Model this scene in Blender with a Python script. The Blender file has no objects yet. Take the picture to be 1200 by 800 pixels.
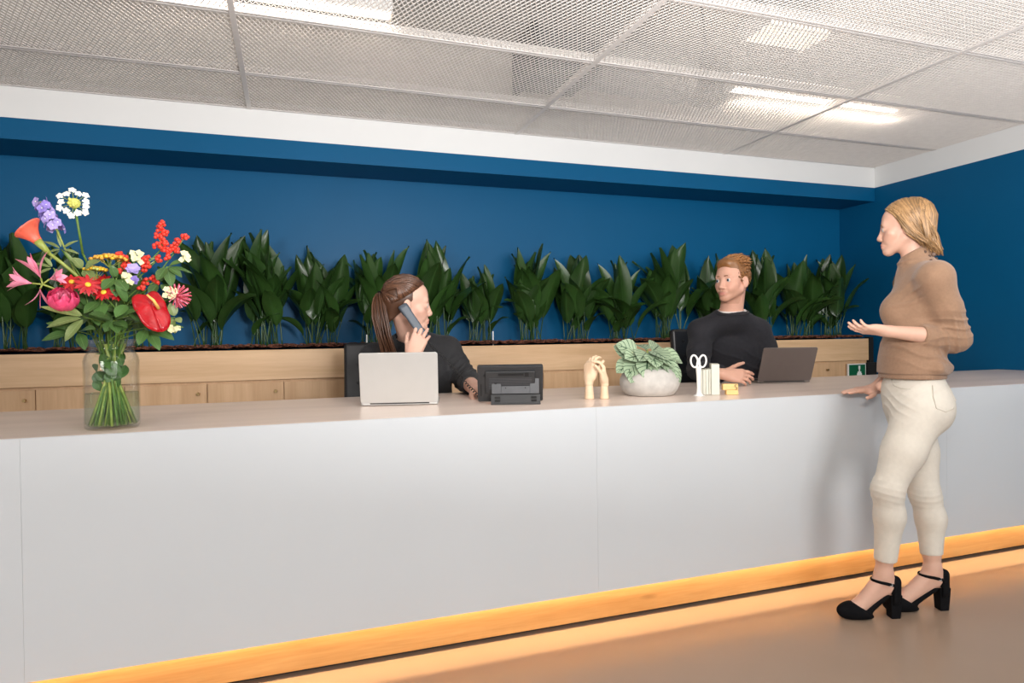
import bpy, bmesh, math, random
import numpy as np
from mathutils import Vector, Matrix

# ------------------------------------------------------------------ camera, world, lights, exposure
SC = bpy.context.scene
COL = SC.collection
CAM_H = 1.2
FOC = 753.3                                                   # focal length in pixels of the 1200 px frame
AX_R = np.array((0.94540, -0.32594, -0.01383)); AX_R /= np.linalg.norm(AX_R)
AX_F = np.array((0.32590, 0.94535, -0.00834)); AX_F -= AX_R * AX_R.dot(AX_F); AX_F /= np.linalg.norm(AX_F)
AX_U = np.cross(AX_R, AX_F)
cam_data = bpy.data.cameras.new('camera')
cam = bpy.data.objects.new('camera', cam_data); COL.objects.link(cam)
cam_data.sensor_width = 36.0; cam_data.sensor_fit = 'HORIZONTAL'; cam_data.lens = FOC / 1200 * 36
cam_data.clip_start = 0.02
cam.matrix_world = Matrix(((AX_R[0], AX_U[0], -AX_F[0], 0), (AX_R[1], AX_U[1], -AX_F[1], 0),
                           (AX_R[2], AX_U[2], -AX_F[2], CAM_H), (0, 0, 0, 1)))
SC.camera = cam

SC.view_settings.view_transform = 'Standard'
SC.view_settings.look = 'None'
SC.view_settings.gamma = 1.0
SC.view_settings.use_curve_mapping = False
SC.view_settings.exposure = 0.0

world = bpy.data.worlds.new('world'); SC.world = world; world.use_nodes = True
wbg = world.node_tree.nodes['Background']
wbg.inputs['Color'].default_value = (0.99, 0.99, 1.0, 1); wbg.inputs['Strength'].default_value = 0.42

def area(name, loc, target, sx, sy, power, color):
    d = bpy.data.lights.new(name, 'AREA'); d.shape = 'RECTANGLE'; d.size = sx; d.size_y = sy
    d.energy = power; d.color = color
    o = bpy.data.objects.new(name, d); COL.objects.link(o); o.location = loc
    o.rotation_euler = (Vector(target) - Vector(loc)).to_track_quat('-Z', 'Y').to_euler()
    return o
area('ceiling_bounce', (0.7, 0.3, 1.70), (0.85, 0.85, 2.65), 0.6, 0.6, 146, (1.0, 0.985, 0.97))      # flash turned up at the ceiling beside the camera
area('ceiling_bounce', (3.5, 0.6, 1.75), (3.6, 1.1, 2.65), 0.6, 0.6, 40, (1.0, 0.985, 0.97))  # added second upturned lamp, brightens the dim right rear
area('far_fill_right', (2.6, -4.8, 2.45), (1.6, 4.2, 1.1), 3.2, 1.6, 215, (1.0, 0.99, 0.975))  # added lamp, set far back so counter front and niche light evenly
area('far_fill_left', (-3.0, -2.6, 2.3), (0.2, 4.0, 1.0), 1.4, 1.0, 105, (1.0, 0.95, 0.91))  # added fill lamp out of view, lifts the left side

def at(u, v, y):
    """Point of the vertical plane Y = y that the photograph shows at pixel (u, v)."""
    d = AX_R * ((u - 600) / FOC) - AX_U * ((v - 400) / FOC) + AX_F
    t = y / d[1]
    return Vector((d[0] * t, y, CAM_H + d[2] * t))
def atz(u, v, z):
    d = AX_R * ((u - 600) / FOC) - AX_U * ((v - 400) / FOC) + AX_F
    t = (z - CAM_H) / d[2]
    return Vector((d[0] * t, d[1] * t, z))

# ------------------------------------------------------------------ room dimensions
Y_FRONT, Y_REAR, Z_TOP = 2.356, 3.306, 0.9065                 # counter front face, rear edge, top
Y_WALL, Y_NICHE, X_RIGHT = 4.357, 4.746, 4.93
Z_CEIL, Z_STRIP, Z_BULK, Z_SLAB = 2.65, 2.472, 2.352, 3.30
RNG = random.Random(7)

# ------------------------------------------------------------------ materials
def new_mat(name):
    m = bpy.data.materials.new(name); m.use_nodes = True
    nt = m.node_tree
    return m, nt, nt.nodes['Principled BSDF']
def c4(c): return (c[0], c[1], c[2], 1.0)
def mat(name, color, rough=0.5, metal=0.0, var=0.06, scale=20.0, bump=0.0, bscale=None, spec=0.5, coat=0.0, stretch=None, sheen=0.0, coat_rough=0.05):
    m, nt, b = new_mat(name)
    tc = nt.nodes.new('ShaderNodeTexCoord'); mp = nt.nodes.new('ShaderNodeMapping')
    if stretch: mp.inputs['Scale'].default_value = stretch
    nt.links.new(tc.outputs['Object'], mp.inputs['Vector'])
    n = nt.nodes.new('ShaderNodeTexNoise'); n.inputs['Scale'].default_value = scale; n.inputs['Detail'].default_value = 4
    nt.links.new(mp.outputs['Vector'], n.inputs['Vector'])
    r = nt.nodes.new('ShaderNodeValToRGB')
    r.color_ramp.elements[0].position = 0.3; r.color_ramp.elements[1].position = 0.7
    r.color_ramp.elements[0].color = c4([x * (1 - var) for x in color]); r.color_ramp.elements[1].color = c4([min(1, x * (1 + var)) for x in color])
    nt.links.new(n.outputs['Fac'], r.inputs['Fac']); nt.links.new(r.outputs['Color'], b.inputs['Base Color'])
    b.inputs['Roughness'].default_value = rough; b.inputs['Metallic'].default_value = metal
    b.inputs['Specular IOR Level'].default_value = spec; b.inputs['Coat Weight'].default_value = coat; b.inputs['Coat Roughness'].default_value = coat_rough
    b.inputs['Sheen Weight'].default_value = sheen
    if bump:
        n2 = nt.nodes.new('ShaderNodeTexNoise'); n2.inputs['Scale'].default_value = bscale or scale; n2.inputs['Detail'].default_value = 5
        nt.links.new(mp.outputs['Vector'], n2.inputs['Vector'])
        bp = nt.nodes.new('ShaderNodeBump'); bp.inputs['Strength'].default_value = bump; bp.inputs['Distance'].default_value = 0.004
        nt.links.new(n2.outputs['Fac'], bp.inputs['Height']); nt.links.new(bp.outputs['Normal'], b.inputs['Normal'])
    return m
def wood(name, light, dark, axis='X', rough=0.45, scale=9.0, knots=False, spec=0.4):
    m, nt, b = new_mat(name)
    tc = nt.nodes.new('ShaderNodeTexCoord'); mp = nt.nodes.new('ShaderNodeMapping')
    mp.inputs['Scale'].default_value = {'X': (0.10, 1.6, 1.6), 'Z': (1.6, 1.6, 0.10)}[axis]
    nt.links.new(tc.outputs['Object'], mp.inputs['Vector'])
    n = nt.nodes.new('ShaderNodeTexNoise'); n.inputs['Scale'].default_value = scale; n.inputs['Detail'].default_value = 7; n.inputs['Distortion'].default_value = 0.6
    n3 = nt.nodes.new('ShaderNodeTexNoise'); n3.inputs['Scale'].default_value = scale * 7; n3.inputs['Detail'].default_value = 3
    nt.links.new(mp.outputs['Vector'], n.inputs['Vector']); nt.links.new(mp.outputs['Vector'], n3.inputs['Vector'])
    ad = nt.nodes.new('ShaderNodeMath'); ad.operation = 'MULTIPLY_ADD'; ad.inputs[1].default_value = 0.35
    nt.links.new(n3.outputs['Fac'], ad.inputs[0]); nt.links.new(n.outputs['Fac'], ad.inputs[2])
    r = nt.nodes.new('ShaderNodeValToRGB'); r.color_ramp.elements[0].position = 0.42; r.color_ramp.elements[1].position = 0.85
    r.color_ramp.elements[0].color = c4(dark); r.color_ramp.elements[1].color = c4(light)
    nt.links.new(ad.outputs[0], r.inputs['Fac'])
    out = r.outputs['Color']
    if knots:
        mk = nt.nodes.new('ShaderNodeMapping'); mk.inputs['Scale'].default_value = (1.9, 7.0, 7.0); mk.inputs['Location'].default_value = (0.1, 0.0, 0.35)
        nt.links.new(tc.outputs['Object'], mk.inputs['Vector'])
        nd = nt.nodes.new('ShaderNodeTexNoise'); nd.inputs['Scale'].default_value = 5
        nt.links.new(mk.outputs['Vector'], nd.inputs['Vector'])
        mx0 = nt.nodes.new('ShaderNodeMixRGB'); mx0.inputs['Fac'].default_value = 0.07
        nt.links.new(mk.outputs['Vector'], mx0.inputs['Color1']); nt.links.new(nd.outputs['Color'], mx0.inputs['Color2'])
        v = nt.nodes.new('ShaderNodeTexVoronoi'); v.inputs['Scale'].default_value = 1.3
        nt.links.new(mx0.outputs['Color'], v.inputs['Vector'])
        kr = nt.nodes.new('ShaderNodeValToRGB'); kr.color_ramp.elements[0].position = 0.04; kr.color_ramp.elements[1].position = 0.17
        kr.color_ramp.elements[0].color = (1, 1, 1, 1); kr.color_ramp.elements[1].color = (0, 0, 0, 1)
        nt.links.new(v.outputs['Distance'], kr.inputs['Fac'])
        mx = nt.nodes.new('ShaderNodeMixRGB'); mx.inputs['Color2'].default_value = c4([x * 0.45 for x in dark])
        nt.links.new(kr.outputs['Color'], mx.inputs['Fac']); nt.links.new(out, mx.inputs['Color1']); out = mx.outputs['Color']
    nt.links.new(out, b.inputs['Base Color'])
    b.inputs['Roughness'].default_value = rough; b.inputs['Specular IOR Level'].default_value = spec
    bp = nt.nodes.new('ShaderNodeBump'); bp.inputs['Strength'].default_value = 0.12; bp.inputs['Distance'].default_value = 0.003
    nt.links.new(ad.outputs[0], bp.inputs['Height']); nt.links.new(bp.outputs['Normal'], b.inputs['Normal'])
    return m
def emit(name, color, strength):
    m, nt, b = new_mat(name)
    b.inputs['Base Color'].default_value = c4(color); b.inputs['Emission Color'].default_value = c4(color)
    b.inputs['Emission Strength'].default_value = strength
    return m
def leaf_mat(name, base, vein, veins=9.0, rough=0.35, across=True, vein_w=0.12, var=0.35, spec=0.5):
    """leaf: UV x runs across the blade (0.5 = midrib), UV y along it"""
    m, nt, b = new_mat(name)
    uv = nt.nodes.new('ShaderNodeUVMap'); sp = nt.nodes.new('ShaderNodeSeparateXYZ')
    nt.links.new(uv.outputs['UV'], sp.inputs[0])
    def math_(op, a, bb=None):
        n = nt.nodes.new('ShaderNodeMath'); n.operation = op
        for i, x in enumerate((a, bb)):
            if x is None: continue
            if isinstance(x, (int, float)): n.inputs[i].default_value = x
            else: nt.links.new(x, n.inputs[i])
        return n.outputs[0]
    ax = math_('ABSOLUTE', math_('SUBTRACT', sp.outputs[0], 0.5))
    if across: t = math_('SUBTRACT', sp.outputs[1], math_('MULTIPLY', ax, 0.7))          # feathered side veins
    else: t = math_('MULTIPLY', ax, 1.0)                                                  # parallel veins
    fr = math_('ABSOLUTE', math_('SUBTRACT', math_('FRACT', math_('MULTIPLY', t, veins)), 0.5))
    side = math_('LESS_THAN', fr, vein_w); mid = math_('LESS_THAN', ax, 0.03)
    fac = math_('MAXIMUM', side, mid)
    tc = nt.nodes.new('ShaderNodeTexCoord'); no = nt.nodes.new('ShaderNodeTexNoise'); no.inputs['Scale'].default_value = 9
    nt.links.new(tc.outputs['Object'], no.inputs['Vector'])
    oi = nt.nodes.new('ShaderNodeObjectInfo')
    mixn = math_('ADD', math_('MULTIPLY', no.outputs['Fac'], 0.6), math_('MULTIPLY', oi.outputs['Random'], 0.4))
    r = nt.nodes.new('ShaderNodeValToRGB'); r.color_ramp.elements[0].position = 0.25; r.color_ramp.elements[1].position = 0.75
    r.color_ramp.elements[0].color = c4([x * (1 - var) for x in base]); r.color_ramp.elements[1].color = c4([x * (1 + var) for x in base])
    nt.links.new(mixn, r.inputs['Fac'])
    mx = nt.nodes.new('ShaderNodeMixRGB'); mx.inputs['Color2'].default_value = c4(vein)
    nt.links.new(fac, mx.inputs['Fac']); nt.links.new(r.outputs['Color'], mx.inputs['Color1'])
    nt.links.new(mx.outputs['Color'], b.inputs['Base Color'])
    b.inputs['Roughness'].default_value = rough; b.inputs['Specular IOR Level'].default_value = spec
    return m
def glassy(name, tint, f0=0.008, rough=0.02):
    """thin clear wall: what lies behind shows through, edges and highlights reflect"""
    m = bpy.data.materials.new(name); m.use_nodes = True; nt = m.node_tree; nt.nodes.clear()
    o = nt.nodes.new('ShaderNodeOutputMaterial'); t = nt.nodes.new('ShaderNodeBsdfTransparent'); g = nt.nodes.new('ShaderNodeBsdfGlossy')
    t.inputs['Color'].default_value = c4(tint); g.inputs['Roughness'].default_value = rough
    lw = nt.nodes.new('ShaderNodeLayerWeight'); lw.inputs['Blend'].default_value = 0.18
    no = nt.nodes.new('ShaderNodeTexNoise'); no.inputs['Scale'].default_value = 14
    ma = nt.nodes.new('ShaderNodeMath'); ma.operation = 'MULTIPLY_ADD'; ma.inputs[1].default_value = 0.42; ma.inputs[2].default_value = f0
    mx = nt.nodes.new('ShaderNodeMixShader')
    nt.links.new(lw.outputs['Facing'], ma.inputs[0]); nt.links.new(ma.outputs[0], mx.inputs[0])
    nt.links.new(t.outputs[0], mx.inputs[1]); nt.links.new(g.outputs[0], mx.inputs[2]); nt.links.new(mx.outputs[0], o.inputs['Surface'])
    return m
def attr_mat(name, rough=0.5, spec=0.4, sss=0.0, bump=0.0, bscale=300.0, sheen=0.0, var=0.05, vscale=30):
    """base colour from the mesh's own colour attribute, with a little noise"""
    m, nt, b = new_mat(name)
    a = nt.nodes.new('ShaderNodeAttribute'); a.attribute_name = 'Col'
    tc = nt.nodes.new('ShaderNodeTexCoord'); n = nt.nodes.new('ShaderNodeTexNoise'); n.inputs['Scale'].default_value = vscale; n.inputs['Detail'].default_value = 4
    nt.links.new(tc.outputs['Object'], n.inputs['Vector'])
    r = nt.nodes.new('ShaderNodeValToRGB'); r.color_ramp.elements[0].position = 0.3; r.color_ramp.elements[1].position = 0.7
    r.color_ramp.elements[0].color = (1 - var, 1 - var, 1 - var, 1); r.color_ramp.elements[1].color = (1, 1, 1, 1)
    nt.links.new(n.outputs['Fac'], r.inputs['Fac'])
    mx = nt.nodes.new('ShaderNodeMixRGB'); mx.blend_type = 'MULTIPLY'; mx.inputs['Fac'].default_value = 1
    nt.links.new(a.outputs['Color'], mx.inputs['Color1']); nt.links.new(r.outputs['Color'], mx.inputs['Color2'])
    nt.links.new(mx.outputs['Color'], b.inputs['Base Color'])
    b.inputs['Roughness'].default_value = rough; b.inputs['Specular IOR Level'].default_value = spec; b.inputs['Sheen Weight'].default_value = sheen
    if sss:
        b.inputs['Subsurface Weight'].default_value = sss; b.inputs['Subsurface Radius'].default_value = (0.012, 0.005, 0.003); b.inputs['Subsurface Scale'].default_value = 0.6
    if bump:
        n2 = nt.nodes.new('ShaderNodeTexNoise'); n2.inputs['Scale'].default_value = bscale
        nt.links.new(tc.outputs['Object'], n2.inputs['Vector'])
        bp = nt.nodes.new('ShaderNodeBump'); bp.inputs['Strength'].default_value = bump; bp.inputs['Distance'].default_value = 0.002
        nt.links.new(n2.outputs['Fac'], bp.inputs['Height']); nt.links.new(bp.outputs['Normal'], b.inputs['Normal'])
    return m

M = {}
M['blue'] = mat('blue_wall_paint', (0.002, 0.086, 0.205), rough=0.42, var=0.03, scale=2, bump=0.05, bscale=60, spec=0.14)
M['blue_side'] = M['blue']
M['white_paint'] = mat('white_paint', (0.74, 0.745, 0.74), rough=0.55, var=0.01, scale=3)
M['void'] = mat('plaster_above_ceiling', (0.66, 0.62, 0.57), rough=0.8, var=0.1, scale=2)
M['slab'] = mat('concrete_slab', (0.50, 0.49, 0.47), rough=0.8, var=0.15, scale=2)
M['floor'] = mat('resin_floor', (0.33, 0.235, 0.17), rough=0.30, var=0.04, scale=1.3, spec=0.4)
M['front'] = mat('white_laminate', (0.560, 0.588, 0.612), rough=0.42, var=0.01, scale=2)
M['top'] = mat('beige_worktop', (0.86, 0.72, 0.635), rough=0.27, var=0.05, scale=6, stretch=(0.15, 1.5, 1), spec=0.38)
M['plinth'] = wood('amber_oak', (0.60, 0.34, 0.13), (0.46, 0.22, 0.065), 'X', rough=0.45, knots=True, scale=12.0)
M['oak'] = wood('light_oak', (0.74, 0.50, 0.295), (0.60, 0.375, 0.20), 'X')
M['oak_v'] = wood('light_oak_upright', (0.65, 0.42, 0.24), (0.52, 0.315, 0.165), 'Z')
M['black'] = mat('black_plastic', (0.014, 0.014, 0.015), rough=0.45, var=0.1)
M['recess'] = mat('black_recess', (0.006, 0.006, 0.006), rough=0.8, var=0.1)
M['mesh'] = mat('white_coated_mesh', (0.80, 0.765, 0.735), rough=0.45, var=0.04)
M['rail'] = mat('white_coated_rail', (0.76, 0.725, 0.70), rough=0.45, var=0.03)
M['steel'] = mat('galvanised_steel', (0.42, 0.42, 0.42), rough=0.4, metal=0.7, var=0.15)
M['silver'] = mat('silver_aluminium', (0.58, 0.58, 0.565), rough=0.36, metal=0.55, var=0.01)
M['grey_al'] = mat('grey_aluminium', (0.16, 0.135, 0.125), rough=0.40, metal=0.55, var=0.02)
M['keys'] = mat('black_keys', (0.01, 0.01, 0.01), rough=0.5, var=0.1)
M['screen'] = mat('dark_screen', (0.008, 0.008, 0.01), rough=0.08, var=0.1)
M['phone'] = mat('charcoal_plastic', (0.022, 0.023, 0.025), rough=0.42, var=0.08)
M['phone2'] = mat('grey_plastic', (0.062, 0.064, 0.070), rough=0.45, var=0.08)
M['handset'] = mat('slate_plastic', (0.065, 0.082, 0.105), rough=0.5, var=0.05)
M['leather'] = mat('black_leather', (0.016, 0.016, 0.018), rough=0.38, var=0.15, bump=0.15, bscale=260)
M['concrete'] = mat('pale_concrete', (0.50, 0.475, 0.44), rough=0.8, var=0.10, scale=30, bump=0.25, bscale=180)
M['soil'] = mat('bark_mulch', (0.15, 0.052, 0.028), rough=0.9, var=0.6, scale=60, bump=0.8, bscale=90)
M['soil2'] = mat('dark_soil', (0.03, 0.022, 0.016), rough=0.9, var=0.4, scale=60)
M['maple'] = wood('pale_maple', (0.78, 0.58, 0.40), (0.70, 0.50, 0.33), 'Z', rough=0.5)
M['cream'] = mat('cream_plastic', (0.74, 0.72, 0.63), rough=0.4, var=0.02)
M['offwhite'] = mat('off_white_card', (0.62, 0.61, 0.52), rough=0.5, var=0.03)
M['white'] = mat('white_plastic', (0.82, 0.80, 0.77), rough=0.35, var=0.02)
M['yellow'] = mat('yellow_block', (0.80, 0.52, 0.20), rough=0.45, var=0.05)
M['green_sign'] = mat('green_sign', (0.004, 0.11, 0.045), rough=0.4, var=0.03)
M['brass'] = mat('brass', (0.42, 0.30, 0.14), rough=0.3, metal=0.9, var=0.1)
M['aspidistra'] = leaf_mat('aspidistra_leaf', (0.019, 0.052, 0.009), (0.030, 0.075, 0.018), veins=16, across=False, vein_w=0.10, rough=0.33, var=0.45)
M['begonia'] = leaf_mat('silver_green_leaf', (0.33, 0.43, 0.28), (0.022, 0.065, 0.03), veins=5, across=True, vein_w=0.085, rough=0.45, var=0.15)
M['foliage'] = leaf_mat('fresh_green_leaf', (0.055, 0.125, 0.028), (0.095, 0.18, 0.055), veins=8, across=True, vein_w=0.07, rough=0.42, var=0.35)
M['foliage2'] = leaf_mat('pale_green_leaf', (0.17, 0.225, 0.07), (0.24, 0.30, 0.12), veins=8, across=True, vein_w=0.07, rough=0.45, var=0.25)
M['stem'] = mat('green_stem', (0.10, 0.19, 0.028), rough=0.45, var=0.25, scale=40)
M['stem2'] = mat('yellow_green_stem', (0.29, 0.35, 0.07), rough=0.45, var=0.2, scale=40)
M['vase'] = glassy('clear_glass', (0.97, 0.985, 0.975))
M['water'] = glassy('water', (0.88, 0.95, 0.86), f0=0.03)
for n_, c_ in (('coral', (0.80, 0.13, 0.075)), ('red', (0.47, 0.008, 0.014)), ('darkred', (0.30, 0.006, 0.012)), ('pink', (0.86, 0.30, 0.43)), ('hot', (0.82, 0.07, 0.19)),
               ('hot2', (0.90, 0.19, 0.33)), ('purple', (0.27, 0.20, 0.58)), ('violet', (0.40, 0.32, 0.68)), ('petalwhite', (0.84, 0.84, 0.74)), ('lime', (0.66, 0.66, 0.16)),
               ('amber', (0.74, 0.38, 0.05)), ('gold', (0.85, 0.52, 0.04)), ('berry', (0.74, 0.045, 0.025)), ('creamflower', (0.80, 0.76, 0.45)), ('pincushion', (0.70, 0.10, 0.15))):
    M[n_] = mat(n_ + '_petal', c_, rough=0.45, var=0.16, scale=60)
M['anthurium'] = mat('waxy_red', (0.42, 0.004, 0.010), rough=0.12, var=0.15, scale=40, bump=0.5, bscale=60)
M['spadix'] = mat('spadix', (0.85, 0.50, 0.13), rough=0.5, var=0.15, scale=90)
M['skin'] = attr_mat('skin', rough=0.48, spec=0.35, sss=0.08, var=0.05)
M['hair'] = attr_mat('hair', rough=0.38, spec=0.5, var=0.25, vscale=60)
M['eye'] = attr_mat('eye', rough=0.1, spec=0.6, var=0.0)
M['sweater'] = mat('tan_knit', (0.285, 0.168, 0.102), rough=0.85, var=0.07, scale=90, bump=0.35, bscale=420, sheen=0.2)
M['trousers'] = mat('cream_denim', (0.66, 0.61, 0.53), rough=0.75, var=0.03, scale=60, bump=0.2, bscale=400)
M['blackknit'] = mat('charcoal_top', (0.013, 0.013, 0.015), rough=0.8, var=0.15, scale=80, bump=0.3, bscale=400, sheen=0.04)
M['navyknit'] = mat('dark_navy_sweatshirt', (0.012, 0.0115, 0.016), rough=0.85, var=0.2, scale=70, bump=0.35, bscale=350, sheen=0.04)
M['tee'] = mat('white_collar', (0.75, 0.70, 0.66), rough=0.8, var=0.03)
M['suede'] = mat('black_suede', (0.005, 0.005, 0.006), rough=0.85, var=0.2, spec=0.12)
M['jeans'] = mat('dark_trousers', (0.02, 0.022, 0.03), rough=0.8, var=0.2)

# ------------------------------------------------------------------ object helpers
def tag(o, label=None, cat=None, group=None, kind=None):
    if label: o['label'] = label
    if cat: o['category'] = cat
    if group: o['group'] = group
    if kind: o['kind'] = kind
    return o
def wloc(o):
    v = Vector((0, 0, 0))
    while o is not None: v = v + o.location; o = o.parent
    return v
def empty(name, loc, label=None, cat=None, group=None, kind=None, parent=None):
    o = bpy.data.objects.new(name, None); COL.objects.link(o); o.empty_display_size = 0.05
    o.location = Vector(loc) - (wloc(parent) if parent else Vector((0, 0, 0)))
    if parent: o.parent = parent
    return tag(o, label, cat, group, kind)
def make_mesh(name, verts, faces, m, smooth=False, uvs=None, cols=None):
    me = bpy.data.meshes.new(name)
    me.from_pydata([tuple(v) for v in verts], [], faces)
    if uvs is not None:
        ul = me.uv_layers.new(name='UVMap'); li = np.zeros(len(me.loops), dtype=np.int32); me.loops.foreach_get('vertex_index', li)
        ul.data.foreach_set('uv', np.asarray(uvs, dtype=np.float32)[li].ravel())
    if cols is not None:
        a = me.color_attributes.new('Col', 'FLOAT_COLOR', 'POINT')
        c = np.ones((len(me.vertices), 4), np.float32); c[:, :3] = cols; a.data.foreach_set('color', c.ravel())
    if m: me.materials.append(m)
    if smooth: me.polygons.foreach_set('use_smooth', [True] * len(me.polygons))
    me.update()
    return me
def link(name, me, parent=None, loc=(0, 0, 0)):
    o = bpy.data.objects.new(name, me); COL.objects.link(o); o.location = loc
    if parent: o.parent = parent
    return o
def frame(d, up=(0, 0, 1)):
    d = Vector(d).normalized(); u = Vector(up)
    if abs(d.dot(u)) > 0.95: u = Vector((1, 0, 0)) if abs(d.x) < 0.9 else Vector((0, 1, 0))
    x = d.cross(u).normalized(); y = x.cross(d).normalized()
    return x, y, d
class MB:
    def __init__(s): s.v = []; s.f = []; s.uv = []; s.c = []
    def add(s, vs, fs, uv=None, col=None):
        o = len(s.v); s.v += [Vector(v) for v in vs]; s.f += [tuple(i + o for i in f) for f in fs]
        s.uv += list(uv) if uv else [(0.5, 0.5)] * len(vs); s.c += [col or (1, 1, 1)] * len(vs)
        return s
    def box(s, x0, x1, y0, y1, z0, z1, mw=None):
        v = [Vector(p) for p in ((x0, y0, z0), (x1, y0, z0), (x1, y1, z0), (x0, y1, z0), (x0, y0, z1), (x1, y0, z1), (x1, y1, z1), (x0, y1, z1))]
        if mw: v = [mw @ p for p in v]
        return s.add(v, [(0, 3, 2, 1), (4, 5, 6, 7), (0, 1, 5, 4), (1, 2, 6, 5), (2, 3, 7, 6), (3, 0, 4, 7)])
    def tube(s, pts, r, n=8, cap=True, flat=1.0, up=(0, 0, 1), col=None):
        pts = [Vector(p) for p in pts]; rs = r if hasattr(r, '__len__') else [r] * len(pts)
        vs = []; fs = []; px = None
        for i, p in enumerate(pts):
            d = pts[min(i + 1, len(pts) - 1)] - pts[max(i - 1, 0)]
            if d.length < 1e-9: d = Vector((0, 0, 1))
            x, y, d = frame(d, up)
            if px is not None:                                     # carry the frame along so the tube does not twist
                x = (px - d * px.dot(d))
                x = x.normalized() if x.length > 1e-6 else frame(d, up)[0]
                y = x.cross(d).normalized()
            px = x
            for k in range(n):
                a = 2 * math.pi * k / n
                vs.append(p + x * (math.cos(a) * rs[i]) + y * (math.sin(a) * rs[i] * flat))
        for i in range(len(pts) - 1):
            for k in range(n):
                a, b = i * n + k, i * n + (k + 1) % n
                fs.append((a, b, b + n, a + n))
        if cap: fs += [tuple(range(n))[::-1], tuple((len(pts) - 1) * n + k for k in range(n))]
        return s.add(vs, fs, col=col)
    def lathe(s, prof, c, n=32, axis=(0, 0, 1), sx=1.0, sy=1.0):
        x, y, d = frame(axis, (0, 1, 0)); c = Vector(c); vs = []; fs = []
        for (r, z) in prof:
            for k in range(n):
                a = 2 * math.pi * k / n
                vs.append(c + x * (r * sx * math.cos(a)) + y * (r * sy * math.sin(a)) + d * z)
        for i in range(len(prof) - 1):
            for k in range(n):
                a, b = i * n + k, i * n + (k + 1) % n
                fs.append((a, b, b + n, a + n))
        if prof[0][0] > 1e-5: fs.append(tuple(range(n))[::-1])
        if prof[-1][0] > 1e-5: fs.append(tuple((len(prof) - 1) * n + k for k in range(n)))
        return s.add(vs, fs)
    def ball(s, c, r, n=8, m=5, sc=(1, 1, 1)):
        c = Vector(c)
        vs = [c + Vector((0, 0, -r * sc[2]))]
        for i in range(1, m):
            t = -math.pi / 2 + math.pi * i / m
            for k in range(n):
                a = 2 * math.pi * k / n
                vs.append(c + Vector((r * sc[0] * math.cos(t) * math.cos(a), r * sc[1] * math.cos(t) * math.sin(a), r * sc[2] * math.sin(t))))
        vs.append(c + Vector((0, 0, r * sc[2]))); fs = []
        for k in range(n): fs.append((0, 1 + (k + 1) % n, 1 + k))
        for i in range(m - 2):
            for k in range(n):
                a, b = 1 + i * n + k, 1 + i * n + (k + 1) % n
                fs.append((a, b, b + n, a + n))
        l = len(vs) - 1; o = 1 + (m - 2) * n
        for k in range(n): fs.append((o + k, o + (k + 1) % n, l))
        return s.add(vs, fs)
    def grid(s, rows, uv=True):
        """rows: list of equally long point lists -> quads"""
        n = len(rows[0]); vs = [p for r in rows for p in r]; fs = []
        for i in range(len(rows) - 1):
            for k in range(n - 1):
                a = i * n + k; fs.append((a, a + 1, a + n + 1, a + n))
        return s.add(vs, fs, [(k / (n - 1), i / (len(rows) - 1)) for i in range(len(rows)) for k in range(n)])
    def build(s, name, m, parent=None, smooth=False, bevel=0.0, seg=2, origin=None, cols=False, kind=None, solid=0.0):
        off = wloc(parent) if parent else Vector(origin or (0, 0, 0))
        me = make_mesh(name, [v - off for v in s.v], s.f, m, smooth, s.uv, s.c if cols else None)
        o = link(name, me, parent, (0, 0, 0) if parent else off)
        if solid:
            md = o.modifiers.new('thick', 'SOLIDIFY'); md.thickness = solid; md.offset = 0
        if bevel:
            md = o.modifiers.new('bevel', 'BEVEL'); md.width = bevel; md.segments = seg; md.limit_method = 'ANGLE'
            o.data.polygons.foreach_set('use_smooth', [True] * len(o.data.polygons))
            w = o.modifiers.new('wn', 'WEIGHTED_NORMAL')
        if kind: o['kind'] = kind
        return o
def bez(p0, p1, p2, n=8):
    p0, p1, p2 = Vector(p0), Vector(p1), Vector(p2)
    return [p0 * (1 - t) ** 2 + p1 * (2 * t * (1 - t)) + p2 * t * t for t in [i / n for i in range(n + 1)]]
def blade(mb, base, d, nrm, length, width, droop=0.2, fold=0.15, n=8, m=5, shape=0.45, wave=0.0, tip=0.0):
    """leaf blade: from base along d, upper face nrm; widest at `shape` of its length"""
    base = Vector(base); d = Vector(d).normalized(); nrm = Vector(nrm); nrm = (nrm - d * nrm.dot(d)).normalized(); sd = d.cross(nrm)
    rows = []
    for i in range(n + 1):
        t = i / n
        w = math.sin(math.pi * (t ** (math.log(0.5) / math.log(shape)))) ** 0.8 * width / 2 + 0.0006
        c = base + d * (length * (t - 0.25 * droop * t * t)) - nrm * (length * droop * t * t)
        rows.append([c + sd * (w * x) + nrm * (abs(x) * w * fold * 2 + wave * width * math.sin(9 * t + 2 * x)) for x in [2 * k / (m - 1) - 1 for k in range(m)]])
    mb.grid(rows)
    return mb
# ------------------------------------------------------------------ the setting
root = empty('floor', (0, 0, 0), kind='structure'); COL.objects.unlink(root); bpy.data.objects.remove(root)
fl = MB().box(-5.2, X_RIGHT, -2.2, Y_NICHE + 0.1, -0.06, 0.0).build('floor', M['floor']); fl['kind'] = 'structure'

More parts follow.
